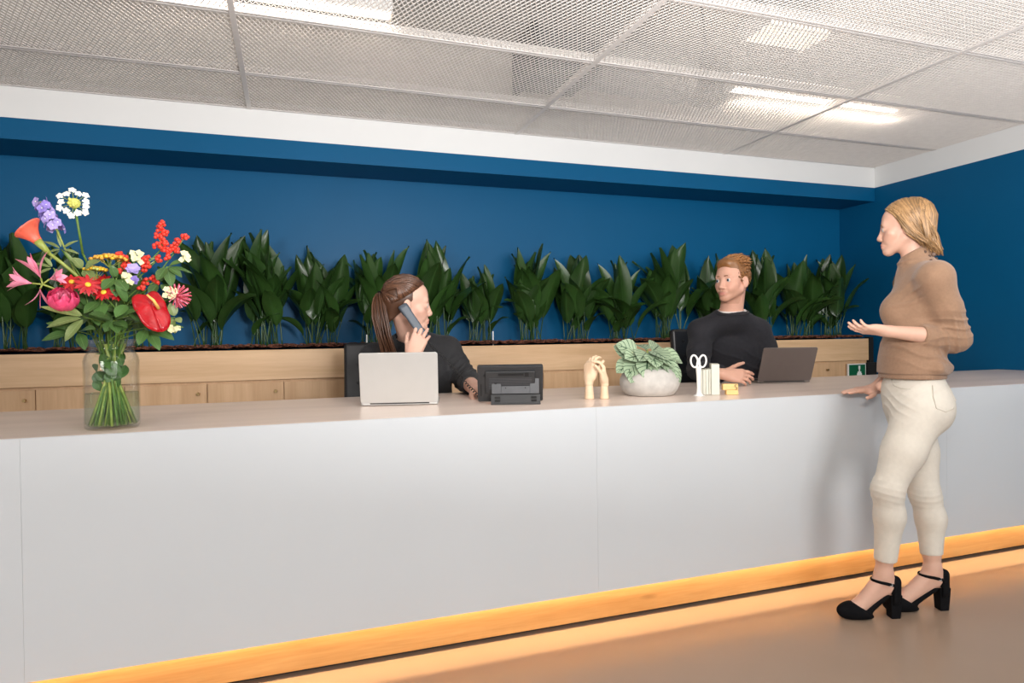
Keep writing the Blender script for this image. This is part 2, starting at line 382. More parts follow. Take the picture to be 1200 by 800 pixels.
wb = empty('wall_back', (0, Y_NICHE, 0), kind='structure')
MB().box(-5.2, X_RIGHT + 0.12, Y_NICHE, Y_NICHE + 0.1, 0, Z_SLAB).build('niche_back', M['blue'], wb)
MB().box(-5.2, X_RIGHT, Y_WALL, Y_NICHE - 0.001, Z_BULK, Z_STRIP).build('bulkhead', M['blue'], wb)
MB().box(-5.2, X_RIGHT, Y_WALL + 0.03, Y_NICHE - 0.001, Z_STRIP + 0.001, Z_SLAB).build('upper_wall', M['void'], wb)
wr = MB().box(X_RIGHT, X_RIGHT + 0.12, -2.2, Y_NICHE, 0, Z_STRIP).build('wall_right', M['blue_side']); wr['kind'] = 'structure'
wu = MB().box(X_RIGHT + 0.012, X_RIGHT + 0.12, -2.2, Y_NICHE, Z_STRIP + 0.001, Z_SLAB).build('wall_right', M['void']); wu['kind'] = 'structure'
t1 = MB().box(-5.2, X_RIGHT, Y_WALL - 0.002, Y_WALL + 0.028, Z_STRIP, Z_CEIL + 0.05).build('trim_1', M['white_paint']); t1['kind'] = 'structure'
t2 = MB().box(X_RIGHT - 0.002, X_RIGHT + 0.011, -2.2, Y_WALL - 0.003, Z_STRIP, Z_CEIL + 0.05).build('trim_2', M['white_paint']); t2['kind'] = 'structure'

# ------------------------------------------------------------------ open mesh ceiling hung below the slab
ce = empty('ceiling', (0, 1.0, Z_CEIL), kind='structure')
MB().box(-5.2, X_RIGHT + 0.12, -2.2, Y_NICHE + 0.1, Z_SLAB, Z_SLAB + 0.12).build('slab', M['slab'], ce)
PX, PY = 1.777, 0.689
RAIL_X = [-0.221 + PX * k for k in range(-3, 3)]
for x in RAIL_X:
    b = MB().box(x - 0.013, x + 0.013, -2.0, Y_WALL - 0.003, Z_CEIL - 0.006, Z_CEIL)
    b.box(x - 0.002, x + 0.002, -2.0, Y_WALL - 0.003, Z_CEIL, Z_CEIL + 0.04)
    b.build('rail', M['rail'], ce)
def web_mesh(w, d):
    """expanded metal: diamonds 24 mm x 52 mm of upright-tilted strands"""
    px, py = 0.0245, 0.052; V = []; F = []; Z0, Z1 = 0.0, 0.0052; tw = 0.0014
    def strand(x0, y0, x1, y1):
        dx, dy = x1 - x0, y1 - y0; l = math.hypot(dx, dy); nx, ny = -dy / l * tw, dx / l * tw; sx = 0.0009
        o = len(V)
        for (x, y) in ((x0, y0), (x1, y1)):
            V.extend(((x - nx, y - ny - sx, Z0), (x + nx, y + ny - sx, Z0), (x + nx, y + ny + sx, Z1), (x - nx, y - ny + sx, Z1)))
        F.extend(((o, o + 1, o + 5, o + 4), (o + 1, o + 2, o + 6, o + 5), (o + 2, o + 3, o + 7, o + 6), (o + 3, o, o + 4, o + 7)))
    nx_, ny_ = int(w / px), int(d / (py / 2))
    for j in range(ny_):
        y0, y1 = j * py / 2, (j + 1) * py / 2
        for i in range(nx_ + 1):
            xa = i * px + (px / 2 if j % 2 else 0)
            for s in (-1, 1):
                xb = xa + s * px / 2
                if xa <= w and 0 <= xb <= w: strand(xa, y0, xb, y1)
    me = bpy.data.meshes.new('web'); me.from_pydata(V, [], F); me.materials.append(M['mesh']); me.update()
    return me
def panel_pair(w, d):
    fb = MB()
    for y in (0.0025, d - 0.0045): fb.box(0, w, y, y + 0.002, -0.004, 0.042)
    for x in (0, w - 0.002): fb.box(x, x + 0.002, 0, d, -0.001, 0.03)
    fb.box(0, w, 0.002, 0.016, -0.004, -0.002).box(0, w, d - 0.016, d - 0.002, -0.004, -0.002)
    return web_mesh(w, d), make_mesh('flange', fb.v, fb.f, M['rail'])
webs = {}
def panel(x0, x1, y0, y1):
    k = (round(x1 - x0, 3), round(y1 - y0, 3))
    if k not in webs: webs[k] = panel_pair(*k)
    p = empty('mesh_panel', (x0, y0, Z_CEIL + 0.001), parent=ce)
    w = link('web', webs[k][0], p); w['kind'] = 'stuff'
    link('flange', webs[k][1], p)
rows_y = [3.785 - PY * k for k in range(0, 8)]
for i in range(len(RAIL_X)):
    x0 = RAIL_X[i] + 0.004; x1 = (RAIL_X[i + 1] - 0.004) if i + 1 < len(RAIL_X) else X_RIGHT - 0.006
    if i < 1: continue
    panel(x0, x1, 3.789, Y_WALL - 0.008)
    for y in rows_y[:5]: panel(x0, x1, y - PY + 0.002, y - 0.002)
# cables and fittings hung in the void
def lamp(name, x0, x1, y, z, label, strength):
    r = empty(name, ((x0 + x1) / 2, y, z), label, 'lamp')
    MB().box(x0, x1, y - 0.05, y + 0.05, z + 0.014, z + 0.09).build('housing', M['white_paint'], r, bevel=0.003)
    MB().box(x0 + 0.01, x1 - 0.01, y - 0.020, y + 0.020, z, z + 0.0135).build('diffuser', emit('lamp_diffuser_' + name, (1.0, 0.87, 0.74), strength), r)
    for xa in (x0, x1 - 0.009): MB().box(xa, xa + 0.009, y - 0.05, y + 0.05, z - 0.002, z + 0.0135).build('end_cap', M['white'], r)
    MB().box(x0 + 0.01, x1 - 0.01, y - 0.040, y + 0.040, z + 0.0905, z + 0.096).build('uplight_diffuser', emit('uplight_' + name, (1.0, 0.84, 0.68), strength * .55), r)
    for x in (x0 + 0.12, x1 - 0.12): MB().tube([(x, y, z + 0.09), (x, y, Z_SLAB)], 0.003, 6).build('hanger', M['steel'], r)
lamp('linear_lamp', 2.60, 3.98, 3.34, 2.705, 'long glowing strip lamp above the mesh ceiling near the right wall', 15.0)
lamp('linear_lamp', -0.70, 0.475, 3.06, 2.705, 'long strip lamp above the mesh ceiling at the top left of the picture', 11.0)

r = empty('louvre_lamp', (3.03, 3.32, 3.10), 'square louvred lamp glowing warm above the mesh ceiling', 'lamp')
MB().box(2.78, 3.28, 3.19, 3.47, 3.115, 3.20).build('housing', M['white_paint'], r)
MB().box(2.80, 3.26, 3.21, 3.45, 3.108, 3.114).build('diffuser', emit('louvre_glow', (1.0, 0.83, 0.62), 3.2), r)
for k in range(9): MB().box(2.80, 3.26, 3.222 + k * 0.027, 3.226 + k * 0.027, 3.085, 3.107).build('slat', M['white_paint'], r)
for x in (2.785, 3.263): MB().box(x, x + 0.012, 3.19, 3.47, 3.08, 3.114).build('frame', M['white_paint'], r)
for x in (2.83, 3.23): MB().tube([(x, 3.33, 3.20), (x, 3.33, Z_SLAB)], 0.003, 6).build('hanger', M['steel'], r)

r = empty('air_duct', (2.3, 3.8, 2.98), 'silver spiral air duct hung above the mesh ceiling', 'duct')
p0, p1 = Vector((1.86, 3.80, 2.98)), Vector((2.62, 3.86, 2.98))
MB().tube([p0, p1], 0.17, 28).build('pipe', M['steel'], r, smooth=False)
for k in range(9):
    c = p0.lerp(p1, (k + .5) / 9); MB().tube([c - Vector((0.008, 0, 0)), c + Vector((0.008, 0, 0))], 0.176, 28).build('seam_ring', M['steel'], r)
for k in (0.2, 0.8):
    c = p0.lerp(p1, k); MB().tube([c + Vector((0, 0.0, 0.17)), (c.x, c.y, Z_SLAB)], 0.004, 6).build('hanger', M['steel'], r)
r = empty('duct_box', (1.62, 3.86, 2.9), 'dark boxy duct silencer at the left end of the silver duct', 'duct')
MB().box(1.44, 1.84, 3.68, 4.02, 2.82, 3.10).build('casing', M['phone2'], r, bevel=0.01)
MB().box(1.42, 1.46, 3.66, 4.04, 2.80, 3.12).build('end_flange', M['black'], r)
for x in (1.5, 1.78): MB().tube([(x, 3.85, 3.10), (x, 3.85, Z_SLAB)], 0.004, 6).build('hanger', M['steel'], r)
r = empty('duct_fan', (2.83, 3.87, 2.95), 'black round duct fan hung above the mesh ceiling', 'fan')
MB().tube([(2.69, 3.85, 2.97), (2.74, 3.86, 2.97), (2.76, 3.86, 2.97), (2.90, 3.88, 2.97), (2.92, 3.88, 2.97), (2.97, 3.89, 2.97)], [0.13, 0.13, 0.165, 0.165, 0.13, 0.13], 24).build('casing', M['black'], r)
MB().box(2.78, 2.88, 3.84, 3.90, 3.13, 3.20).build('terminal_box', M['phone'], r)
MB().tube([(2.83, 3.87, 3.2), (2.83, 3.87, Z_SLAB)], 0.005, 6).build('hanger', M['steel'], r)
tag(MB().tube(bez((3.05, 3.70, 2.86), (3.05, 3.66, 2.74), (3.35, 3.58, 2.86), 10), 0.008, 6).build('cable', M['black'], smooth=True), 'black cable drooping beside the round duct fan', 'cable')
tag(MB().tube(bez((2.36, 3.30, 3.298), (2.40, 3.25, 2.80), (2.52, 3.50, 2.74), 10) + bez((2.52, 3.50, 2.74), (2.6, 3.54, 2.73), (2.66, 3.58, 2.80), 5)[1:], 0.007, 6).build('cable', M['black'], smooth=True), 'thin black cable looping down left of the round duct fan', 'cable')
tag(MB().box(-2.8, 0.95, 3.34, 3.56, 3.17, 3.299).build('brown_beam', mat('brown_duct', (0.16, 0.10, 0.07), rough=0.7, var=0.2)), 'long brown beam under the slab behind the left strip lamp', 'beam')
tag(MB().box(0.97, 4.0, 2.40, 2.62, 3.12, 3.299).build('cable_tray', mat('umber_tray', (0.17, 0.115, 0.085), rough=0.7, var=0.2)), 'brown tray running under the slab at the top of the picture', 'tray')

# ------------------------------------------------------------------ reception counter
X0, X1 = -4.2, X_RIGHT - 0.012
ct = empty('reception_counter', (1.0, 2.8, 0), 'long white reception counter front with glowing oak plinth', 'counter')
seams = [X0, -2.75, -0.79, 1.17, 3.13, X1]
for a, b in zip(seams[:-1], seams[1:]):
    MB().box(a + 0.0003, b - 0.0003, Y_FRONT, Y_FRONT + 0.012, 0.1525, Z_TOP - 0.0005).build('front_panel', M['front'], ct)
MB().box(X0, X1, Y_FRONT + 0.05, Y_FRONT + 0.075, 0.022, 0.30).build('plinth_board', M['plinth'], ct)
MB().box(X0, X1, Y_FRONT + 0.085, Y_FRONT + 0.10, 0.0, 0.30).build('kick_recess', M['recess'], ct)
MB().box(X0, X1, Y_FRONT + 0.013, Y_FRONT + 0.049, 0.192, 0.205).build('light_channel', M['steel'], ct)
MB().box(X0, X1, Y_FRONT + 0.013, Y_FRONT + 0.04, 0.22, Z_TOP - 0.042).build('carcass', M['recess'], ct)
for x in (X0, -1.6, 0.97, 3.0, X1 - 0.03): MB().box(x, x + 0.03, Y_FRONT + 0.05, Y_REAR - 0.03, 0.302, Z_TOP - 0.042).build('support_panel', M['front'], ct)
for k in range(4):                                                  # the light strip hidden behind the front's lower edge
    xa = -1.6 + k * 1.63
    area('plinth_light', (xa + 0.815, Y_FRONT + 0.0385, 0.190), (xa + 0.815, Y_FRONT + 0.0385, 0.0), 1.62, 0.008, 5.6, (1.0, 0.70, 0.36))
wt = MB().box(X0, X1, Y_FRONT + 0.0125, Y_REAR, Z_TOP - 0.04, Z_TOP).build('worktop', M['top'])
tag(wt, 'long beige glossy worktop on the white reception counter', 'worktop')

# ------------------------------------------------------------------ oak planter bench in the niche
pb = empty('planter_bench', (1.0, 4.5, 0), 'light oak planter bench with small cupboard doors along the blue niche', 'bench')
XP0, XP1 = -3.9, 4.845
ZU0, ZU1 = 0.945, 1.135
MB().box(XP0, XP1, Y_WALL, Y_WALL + 0.022, ZU0, ZU1).build('front_board', M['oak'], pb, bevel=0.0015)
MB().box(XP0, XP1, Y_WALL + 0.024, Y_WALL + 0.04, 0.08, ZU0 + 0.02).build('carcass', M['oak_v'], pb)
MB().box(XP0, XP1, Y_WALL + 0.03, Y_NICHE - 0.003, 1.00, 1.02).build('planter_floor', M['black'], pb)
MB().box(XP0, XP1, Y_WALL + 0.04, Y_WALL + 0.06, 0.0, 0.079).build('kick_board', M['recess'], pb)
DW = 0.4465; xd = -1.383 - DW * 5
def door_mesh():
    b = MB().box(0.002, DW - 0.002, Y_WALL + 0.004, Y_WALL + 0.0225, 0.085, ZU0 - 0.012); return b
k = 0
while xd + DW <= XP1 + 0.01:
    b = MB().box(xd + 0.0022, xd + DW - 0.0022, Y_WALL + 0.004, Y_WALL + 0.0225, 0.085, ZU0 - 0.016)
    d = b.build('door', M['oak_v'], pb, bevel=0.001)
    kx = xd + DW - 0.05
    MB().tube([(kx, Y_WALL + 0.004, 0.872), (kx, Y_WALL - 0.008, 0.872), (kx, Y_WALL - 0.010, 0.872), (kx, Y_WALL - 0.020, 0.872)], [0.005, 0.005, 0.011, 0.009], 12).build('knob', M['brass'], d)
    xd += DW; k += 1
# bark mulch in the planter
gb = MB(); rows = []
for i in range(330):
    x = XP0 + (XP1 - XP0) * i / 329
    rows.append([Vector((x, Y_WALL + 0.024 + (Y_NICHE - 0.006 - Y_WALL - 0.024) * j / 12, 1.150 + RNG.uniform(-0.006, 0.011))) for j in range(13)])
gb.grid(rows)
for i in range(2600):
    x = RNG.uniform(-1.9, XP1 - 0.03); y = Y_WALL + 0.03 + 0.33 * RNG.random() ** 1.6; s = RNG.uniform(0.006, 0.017)
    a = RNG.uniform(0, 6.28); mw = Matrix.Translation((x, y, 1.158 + RNG.uniform(-.006, .011))) @ Matrix.Rotation(a, 4, 'Z') @ Matrix.Rotation(RNG.uniform(-.6, .6), 4, 'X')
    gb.box(-s, s, -s * .45, s * .45, -s * .2, s * .2, mw)
tag(gb.build('bark_mulch', M['soil']), 'brown bark mulch covering the soil of the oak planter', 'mulch', kind='stuff')
# black post between bench and wall, sign, little things in the niche
bp_ = MB().box(4.852, 4.898, Y_WALL - 0.004, Y_WALL + 0.05, 0.0, 1.15)
tag(bp_.build('corner_post', M['recess'], bevel=0.002), 'thin black post between the oak bench and the right wall', 'post')
tag(MB().box(4.80, 4.90, Y_WALL - 0.035, Y_WALL - 0.0065, 0.70, 0.925).build('junction_box', M['recess'], bevel=0.004), 'black box low on the thin post beside the green sign', 'box')
sg = empty('safety_sign', (4.70, Y_WALL - 0.012, 0.84), 'green safety sign with white figure on the bench end', 'sign')
sx0, sx1, sz0, sz1 = 4.597, 4.797, 0.74, 0.917
MB().box(sx0, sx1, Y_WALL - 0.012, Y_WALL + 0.003, sz0, sz1).build('plate', M['white'], sg)
MB().box(sx0 + 0.009, sx1 - 0.009, Y_WALL - 0.0145, Y_WALL - 0.0122, sz0 + 0.009, sz1 - 0.009).build('green_field', M['green_sign'], sg)
fb = MB(); yy = Y_WALL - 0.0165
cxs = sx0 + 0.122
fb.box(cxs - 0.010, cxs + 0.010, yy, yy + 0.0018, 0.868, 0.898).box(cxs - 0.006, cxs + 0.006, yy, yy + 0.0018, 0.848, 0.869).box(cxs - 0.020, cxs + 0.020, yy, yy + 0.0018, 0.832, 0.848).box(cxs - 0.027, cxs + 0.027, yy, yy + 0.0018, 0.765, 0.833)
fb.build('pictogram', M['white'], sg)
p = at(976, 314, Y_NICHE)
tag(MB().box(p.x - 0.035, p.x + 0.02, Y_NICHE - 0.012, Y_NICHE - 0.001, p.z - 0.03, p.z + 0.03).build('wall_plate', M['white'], bevel=0.002), 'small white plate on the blue niche wall behind the rightmost plants', 'plate')
for (u, v0, v1, lab) in ((578, 388, 408, 'thin white plant marker stick in the mulch left of the desk phone'), (430, 392, 412, 'thin white plant marker stick in the mulch near the black chair')):
    b0, b1 = at(u, v1, 4.47), at(u, v0, 4.47)
    tag(MB().box(b0.x - 0.004, b0.x + 0.004, 4.469, 4.471, 1.12, b1.z).build('plant_marker', M['white']), lab, 'marker')
# ------------------------------------------------------------------ things on the worktop
ZT = Z_TOP + 0.0008
def rot_frame(o, xdir):
    """matrix with local x along xdir (horizontal), local y to its left, z up, at o"""
    x = Vector((xdir[0], xdir[1], 0)).normalized(); y = Vector((-x.y, x.x, 0))
    return Matrix(((x.x, y.x, 0, o[0]), (x.y, y.y, 0, o[1]), (0, 0, 1, o[2]), (0, 0, 0, 1)))
def rounded_slab(w, h, t, r, n=5):
    """outline of a rounded rectangle in xz, extruded along y from 0 to t"""
    pts = []
    for (cx, cz, a0) in ((w - r, h - r, 0), (r, h - r, 90), (r, r, 180), (w - r, r, 270)):
        for k in range(n + 1):
            a = math.radians(a0 + 90 * k / n); pts.append((cx + r * math.cos(a), cz + r * math.sin(a)))
    m = len(pts); vs = [Vector((x, 0, z)) for x, z in pts] + [Vector((x, t, z)) for x, z in pts]
    fs = [tuple(range(m)), tuple(range(2 * m - 1, m - 1, -1))] + [((k + 1) % m, k, k + m, (k + 1) % m + m) for k in range(m)]
    return vs, fs
def laptop(hl, hr, lid_h, lean, base_d, m, label, name='laptop'):
    """hl, hr: hinge ends seen from the lid's back; the lid leans towards the back by `lean`, the keyboard lies on the far side"""
    hl, hr = Vector(hl), Vector(hr); w = (hr - hl).length
    F = rot_frame(hl, hr - hl)
    r = empty(name, (hl + hr) / 2, label, 'laptop')
    b = MB(); vs, fs = rounded_slab(w, base_d, 0.012, 0.012)
    B = F @ Matrix.Translation((0, 0.0, 0.002)) @ Matrix(((1, 0, 0, 0), (0, 0, 1, 0), (0, 1, 0, 0), (0, 0, 0, 1)))
    b.add([B @ v for v in vs], [f[::-1] for f in fs]).build('base', m, r, bevel=0.002)
    kb = MB()
    for i in range(14):
        for j in range(5):
            kb.box(0.02 + i * (w - 0.04) / 14, 0.017 + (i + 1) * (w - 0.04) / 14, 0.035 + j * 0.019, 0.051 + j * 0.019, 0.0142, 0.0155, F)
    o = kb.build('keyboard', M['keys'], r); o['kind'] = 'stuff'
    MB().box(w * .33, w * .67, 0.14, base_d - 0.012, 0.0141, 0.0147, F).build('touchpad', m, r)
    for x in (0.02, w - 0.03):
        for y in (0.02, base_d - 0.02): MB().tube([F @ Vector((x + .005, y, 0)), F @ Vector((x + .005, y, 0.003))], 0.006, 8).build('foot', M['black'], r)
    L = F @ Matrix.Translation((0, -0.004, 0.011)) @ Matrix.Rotation(lean, 4, 'X')
    vs, fs = rounded_slab(w, lid_h, 0.007, 0.011)
    MB().add([L @ v for v in vs], fs).build('lid', m, r, bevel=0.0022)
    MB().box(0.006, w - 0.006, 0.0072, 0.0078, 0.012, lid_h - 0.006, L).build('screen', M['screen'], r)
    MB().tube([F @ Vector((w * .12, 0.002, 0.011)), F @ Vector((w * .88, 0.002, 0.011))], 0.0055, 10).build('hinge', M['black'], r)
    return r
laptop((0.282, 2.832, ZT), (0.606, 2.752, ZT), 0.222, math.radians(11), 0.235, M['silver'], 'open silver laptop on the worktop in front of the ponytailed woman')
laptop((2.557, 3.062, ZT), (2.862, 2.975, ZT), 0.212, math.radians(24), 0.215, M['grey_al'], 'open dark grey laptop on the worktop beside the seated man')

# desk phone, seen from behind
pl, pr = atz(562, 473.5, Z_TOP), atz(634, 469, Z_TOP)
F = rot_frame((0.774, 2.715, ZT), (1.0, -0.33))
dp = empty('desk_phone', (0.9, 2.68, ZT), 'black desk phone with back stand between the silver laptop and the wooden hands', 'phone')
L = F @ Matrix.Translation((0, 0, 0.006)) @ Matrix.Rotation(math.radians(20), 4, 'X')
W_, H_ = 0.285, 0.168
vs, fs = rounded_slab(W_, H_, 0.022, 0.008); MB().add([L @ v for v in vs], fs).build('body', M['phone'], dp, bevel=0.002)
MB().box(0.014, W_ - 0.02, 0.0222, 0.0232, 0.016, H_ - 0.012, L).build('screen', M['screen'], dp)
MB().box(0.035, W_ - 0.035, -0.010, -0.0002, 0.045, H_ - 0.022, L).build('back_cover', M['phone'], dp, bevel=0.003)
MB().box(0.09, 0.20, -0.0122, -0.0104, 0.128, 0.138, L).build('cable_slot', M['recess'], dp)
for k in range(9): MB().box(0.05, W_ - 0.05, -0.0112, -0.0104, 0.066 + k * 0.006, 0.068 + k * 0.006, L).build('vent_slat', M['phone2'], dp)
for x in (0.03, 0.215): MB().tube([L @ Vector((x, -0.003, 0.125)), L @ Vector((x, 0, 0.125))], 0.004, 8).build('screw', M['recess'], dp)
MB().box(0.205, 0.222, -0.013, -0.0104, 0.124, 0.142, L).build('cable_clip', M['recess'], dp)
MB().box(0.012, 0.018, -0.002, 0.001, 0.03, 0.085, L).build('side_port', M['recess'], dp)
# stand: two uprights, a bridge and a foot plate
SW = 0.205
S = F @ Matrix.Translation((0.062, -0.066, 0.0)) @ Matrix.Rotation(math.radians(-4), 4, 'X')
MB().box(0.0405, SW - 0.0405, 0.020, 0.026, 0.045, 0.078, S).build('stand_bridge', M['phone2'], dp, bevel=0.001)
for x in (0.0, SW - 0.040):
    MB().box(x, x + 0.040, 0.0195, 0.0265, 0.045, 0.110, S).build('stand_upright', M['phone2'], dp, bevel=0.001)
MB().tube([S @ Vector((0.0165, 0.0165, 0.094)), S @ Vector((0.0165, 0.0196, 0.094))], 0.007, 12).build('stand_hole', M['recess'], dp)
for x in (0.06, SW - 0.06): MB().tube([S @ Vector((x, 0.0186, 0.070)), S @ Vector((x, 0.0202, 0.070))], 0.0028, 8).build('screw', M['recess'], dp)
T = F @ Matrix.Translation((0.062, -0.066, 0.0)) @ Matrix.Rotation(math.radians(-26), 4, 'X')
MB().box(-0.004, SW + 0.004, -0.0, 0.006, 0.004, 0.046, T).build('foot_plate', M['phone'], dp, bevel=0.0015)
for x in (0.012, SW - 0.036):
    for z in (0.012, 0.026): MB().box(x, x + 0.024, -0.002, 0.0003, z, z + 0.010, T).build('rubber_pad', M['recess'], dp, bevel=0.0008)
MB().box(-0.004, SW + 0.004, -0.012, 0.03, 0.0, 0.005, F @ Matrix.Translation((0.062, -0.066, 0.0))).build('foot_bar', M['phone'], dp, bevel=0.001)

# concrete bowl with silver-green begonia
pc = Vector((1.640, 2.725, ZT))
r = empty('concrete_pot', pc, 'low round concrete pot with silver green leaves on the worktop', 'pot')
prof = [(0.104, 0), (0.116, 0.004), (0.134, 0.028), (0.1435, 0.052), (0.142, 0.076), (0.130, 0.104), (0.112, 0.124), (0.103, 0.129), (0.097, 0.128), (0.094, 0.118), (0.094, 0.104)]
MB().lathe(prof, pc, 56).build('bowl', M['concrete'], r, smooth=True)
MB().lathe([(0.0, 0.108), (0.05, 0.110), (0.0945, 0.107)], pc, 24).build('soil', M['soil2'], r, smooth=True)
rb = random.Random(5)
bg = empty('begonia_plant', pc + Vector((0, 0, 0.108)), 'silver green begonia with dark veins filling the concrete pot', 'plant')
def round_leaf(mb, c, d, nrm, L_, W_, droop):
    blade(mb, c, d, nrm, L_, W_, droop=droop, fold=0.10, n=9, m=7, shape=0.42, wave=0.010)
for (az, rad, z, L_, tilt) in ((-95, .052, .062, .105, -1.1), (-58, .062, .066, .110, -1.0), (-132, .062, .064, .105, -1.0), (-25, .070, .060, .105, -.75), (-165, .075, .056, .100, -.7),
                               (20, .060, .075, .10, -.3), (60, .05, .085, .10, .1), (110, .05, .085, .095, .1), (150, .065, .08, .105, .55), (180, .085, .055, .10, -.4), (-80, .020, .105, .105, -.30),
                               (-40, .035, .100, .11, -.25), (-140, .035, .098, .10, -.25), (-105, .078, .030, .085, -1.3), (-72, .085, .030, .085, -1.3), (-12, .085, .040, .10, -1.2), (-150, .088, .034, .09, -1.0), (-42, .088, .040, .095, -1.2),
                               (90, .02, .11, .09, .35), (35, .05, .10, .10, .35), (-110, .045, .088, .10, -.5), (-65, .050, .090, .105, -.5), (-20, .055, .088, .105, -.3), (-160, .055, .082, .10, .0), (0, .08, .06, .10, -.6), (170, .06, .095, .10, .5)):
    a = math.radians(az + rb.uniform(-6, 6)); out = Vector((math.cos(a), math.sin(a), 0))
    c = pc + out * rad + Vector((0, 0, 0.108 + z)); d = (out + Vector((0, -.12, tilt))).normalized()
    lb = MB(); round_leaf(lb, c, d, Vector((0, -.55, .55)) + out * 0.6, L_ * 1.14, L_ * 1.02, 0.14)
    lb.build('leaf', M['begonia'], bg, smooth=True)
    MB().tube(bez(pc + out * rad * .25 + Vector((0, 0, 0.108)), pc + out * rad * .5 + Vector((0, 0, 0.108 + z)), c, 5), 0.0026, 6).build('stem', M['stem2'], bg, smooth=True)

# scissors in their stand
sc_ = atz(819, 464, Z_TOP); c = Vector((sc_.x, sc_.y, ZT))
r = empty('scissors_stand', c, 'white scissors upright in a slim white stand beside the concrete pot', 'scissors')
ux = Vector((0.93, -0.36, 0))
MB().lathe([(0.026, 0), (0.026, 0.003), (0.016, 0.007), (0.011, 0.016), (0.0085, 0.04), (0.010, 0.09), (0.013, 0.133), (0.0135, 0.136), (0.011, 0.137), (0.0, 0.137)], c, 24).build('holder', M['white'], r, smooth=True)
for s in (-1, 1):
    ring = []
    for k in range(25):
        a = 2 * math.pi * k / 24; ring.append(c + ux * (s * (0.0195 + 0.0165 * math.cos(a))) + Vector((0, 0, 0.163 + 0.028 * math.sin(a) + 0.004 * math.cos(a))))
    MB().tube(ring, 0.0045, 8, cap=False).build('handle', M['white'], r, smooth=True)
    MB().tube([c + ux * (s * 0.004) + Vector((0, 0, 0.128)), c + ux * (s * 0.006) + Vector((0, 0, 0.15)), c + ux * (s * 0.003) + Vector((0, 0, 0.178))], [0.004, 0.0048, 0.003], 8).build('shank', M['white'], r, smooth=True)

# stepped card block and yellow block
o_ = atz(830, 463.5, Z_TOP); q_ = atz(848, 463, Z_TOP)
F = rot_frame((o_.x - 0.005, o_.y + 0.055, ZT), (1, -0.62))
r = empty('desk_organiser', F @ Vector((0.04, 0.03, 0)), 'off white stepped desk organiser with a taller front block', 'organiser')
for k, (xa, xb, h_, ya, yb) in enumerate(((0.0, 0.013, 0.118, 0.010, 0.095), (0.0135, 0.026, 0.119, 0.006, 0.095), (0.0265, 0.039, 0.121, 0.003, 0.095), (0.0395, 0.050, 0.123, 0.0, 0.095))):
    MB().box(xa, xb, ya, yb, 0, h_, F).build('divider', M['offwhite'], r, bevel=0.001)
MB().box(0.0505, 0.088, -0.012, 0.095, 0, 0.146, F).build('tall_block', M['offwhite'], r, bevel=0.0012)
o_ = atz(857, 463, Z_TOP)
F = rot_frame((o_.x - 0.012, o_.y + 0.02, ZT), (1, -0.40))
r = empty('yellow_stapler', F @ Vector((0.03, 0.02, 0)), 'small yellow stapler block with a black mark beside the desk organiser', 'stapler')
MB().box(0, 0.056, 0, 0.030, 0.0, 0.022, F).build('base', M['yellow'], r, bevel=0.002)
MB().box(-0.016, 0.056, 0.001, 0.029, 0.0225, 0.052, F).build('arm', M['yellow'], r, bevel=0.0025)
sp = [(0.051, 0.047), (0.043, 0.048), (0.039, 0.043), (0.040, 0.038), (0.047, 0.036), (0.051, 0.032), (0.049, 0.027), (0.041, 0.027)]
MB().tube([F @ Vector((x, -0.0003, z)) for x, z in sp], 0.0022, 6, flat=0.5).build('mark', M['recess'], r)

# ------------------------------------------------------------------ two black tufted office chairs behind the counter
def office_chair(c, yaw, top, label):
    c = Vector(c); F = Matrix.Translation(c) @ Matrix.Rotation(yaw, 4, 'Z')                    # local +y is where the back is
    r = empty('office_chair', c, label, 'chair', 'black office chairs behind the counter')
    zs = 0.60
    MB().box(-0.25, 0.25, -0.27, 0.20, zs - 0.07, zs + 0.01, F).build('seat', M['leather'], r, bevel=0.03, seg=4)
    B = F @ Matrix.Translation((0, 0.215, zs + 0.06)) @ Matrix.Rotation(math.radians(-5), 4, 'X')
    hh = (top - zs - 0.06)
    bk = MB().box(-0.25, 0.25, -0.028, 0.028, 0, hh, B).build('backrest', M['leather'], r, bevel=0.024, seg=4)
    for i in range(4):
        for j in range(5): 
            x, z = -0.165 + i * 0.11, 0.07 + j * 0.105
            if z < hh - 0.03: MB().tube([B @ Vector((x, -0.0285, z)), B @ Vector((x, -0.034, z)), B @ Vector((x, -0.036, z))], [0.012, 0.012, 0.006], 10).build('button', M['leather'], bk)
    MB().tube([F @ Vector((0, 0.05, zs - 0.075)), F @ Vector((0, 0.23, zs - 0.06)), F @ Vector((0, 0.262, zs + 0.12))], 0.02, 8).build('back_bracket', M['black'], r, smooth=True)
    MB().tube([F @ Vector((0, 0, 0.12)), F @ Vector((0, 0, zs - 0.07))], 0.028, 12).build('gas_column', M['steel'], r)
    for s in (-1, 1):
        MB().tube([F @ Vector((s * 0.24, 0.14, zs - 0.03)), F @ Vector((s * 0.29, 0.12, zs + 0.05)), F @ Vector((s * 0.29, 0.08, zs + 0.19)), F @ Vector((s * 0.29, -0.14, zs + 0.20))], 0.014, 8).build('armrest', M['black'], r, smooth=True)
    for k in range(5):
        a = k * 2 * math.pi / 5 + 0.3; e = F @ Vector((0.28 * math.cos(a), 0.28 * math.sin(a), 0.075))
        lg = MB().tube([F @ Vector((0, 0, 0.125)), e], [0.026, 0.016], 8).build('leg', M['black'], r)
        MB().tube([e + Vector((-0.012, 0, -0.047)), e + Vector((0.012, 0, -0.047))], 0.028, 12).build('caster', M['black'], lg)
    return r
a_ = at(402, 400, 3.75)
office_chair((0.500, 3.62, 0), math.radians(-10), 1.175, 'black tufted leather office chair behind the ponytailed woman')
office_chair((2.75, 3.60, 0), math.radians(2), 1.235, 'black leather office chair behind the seated man')
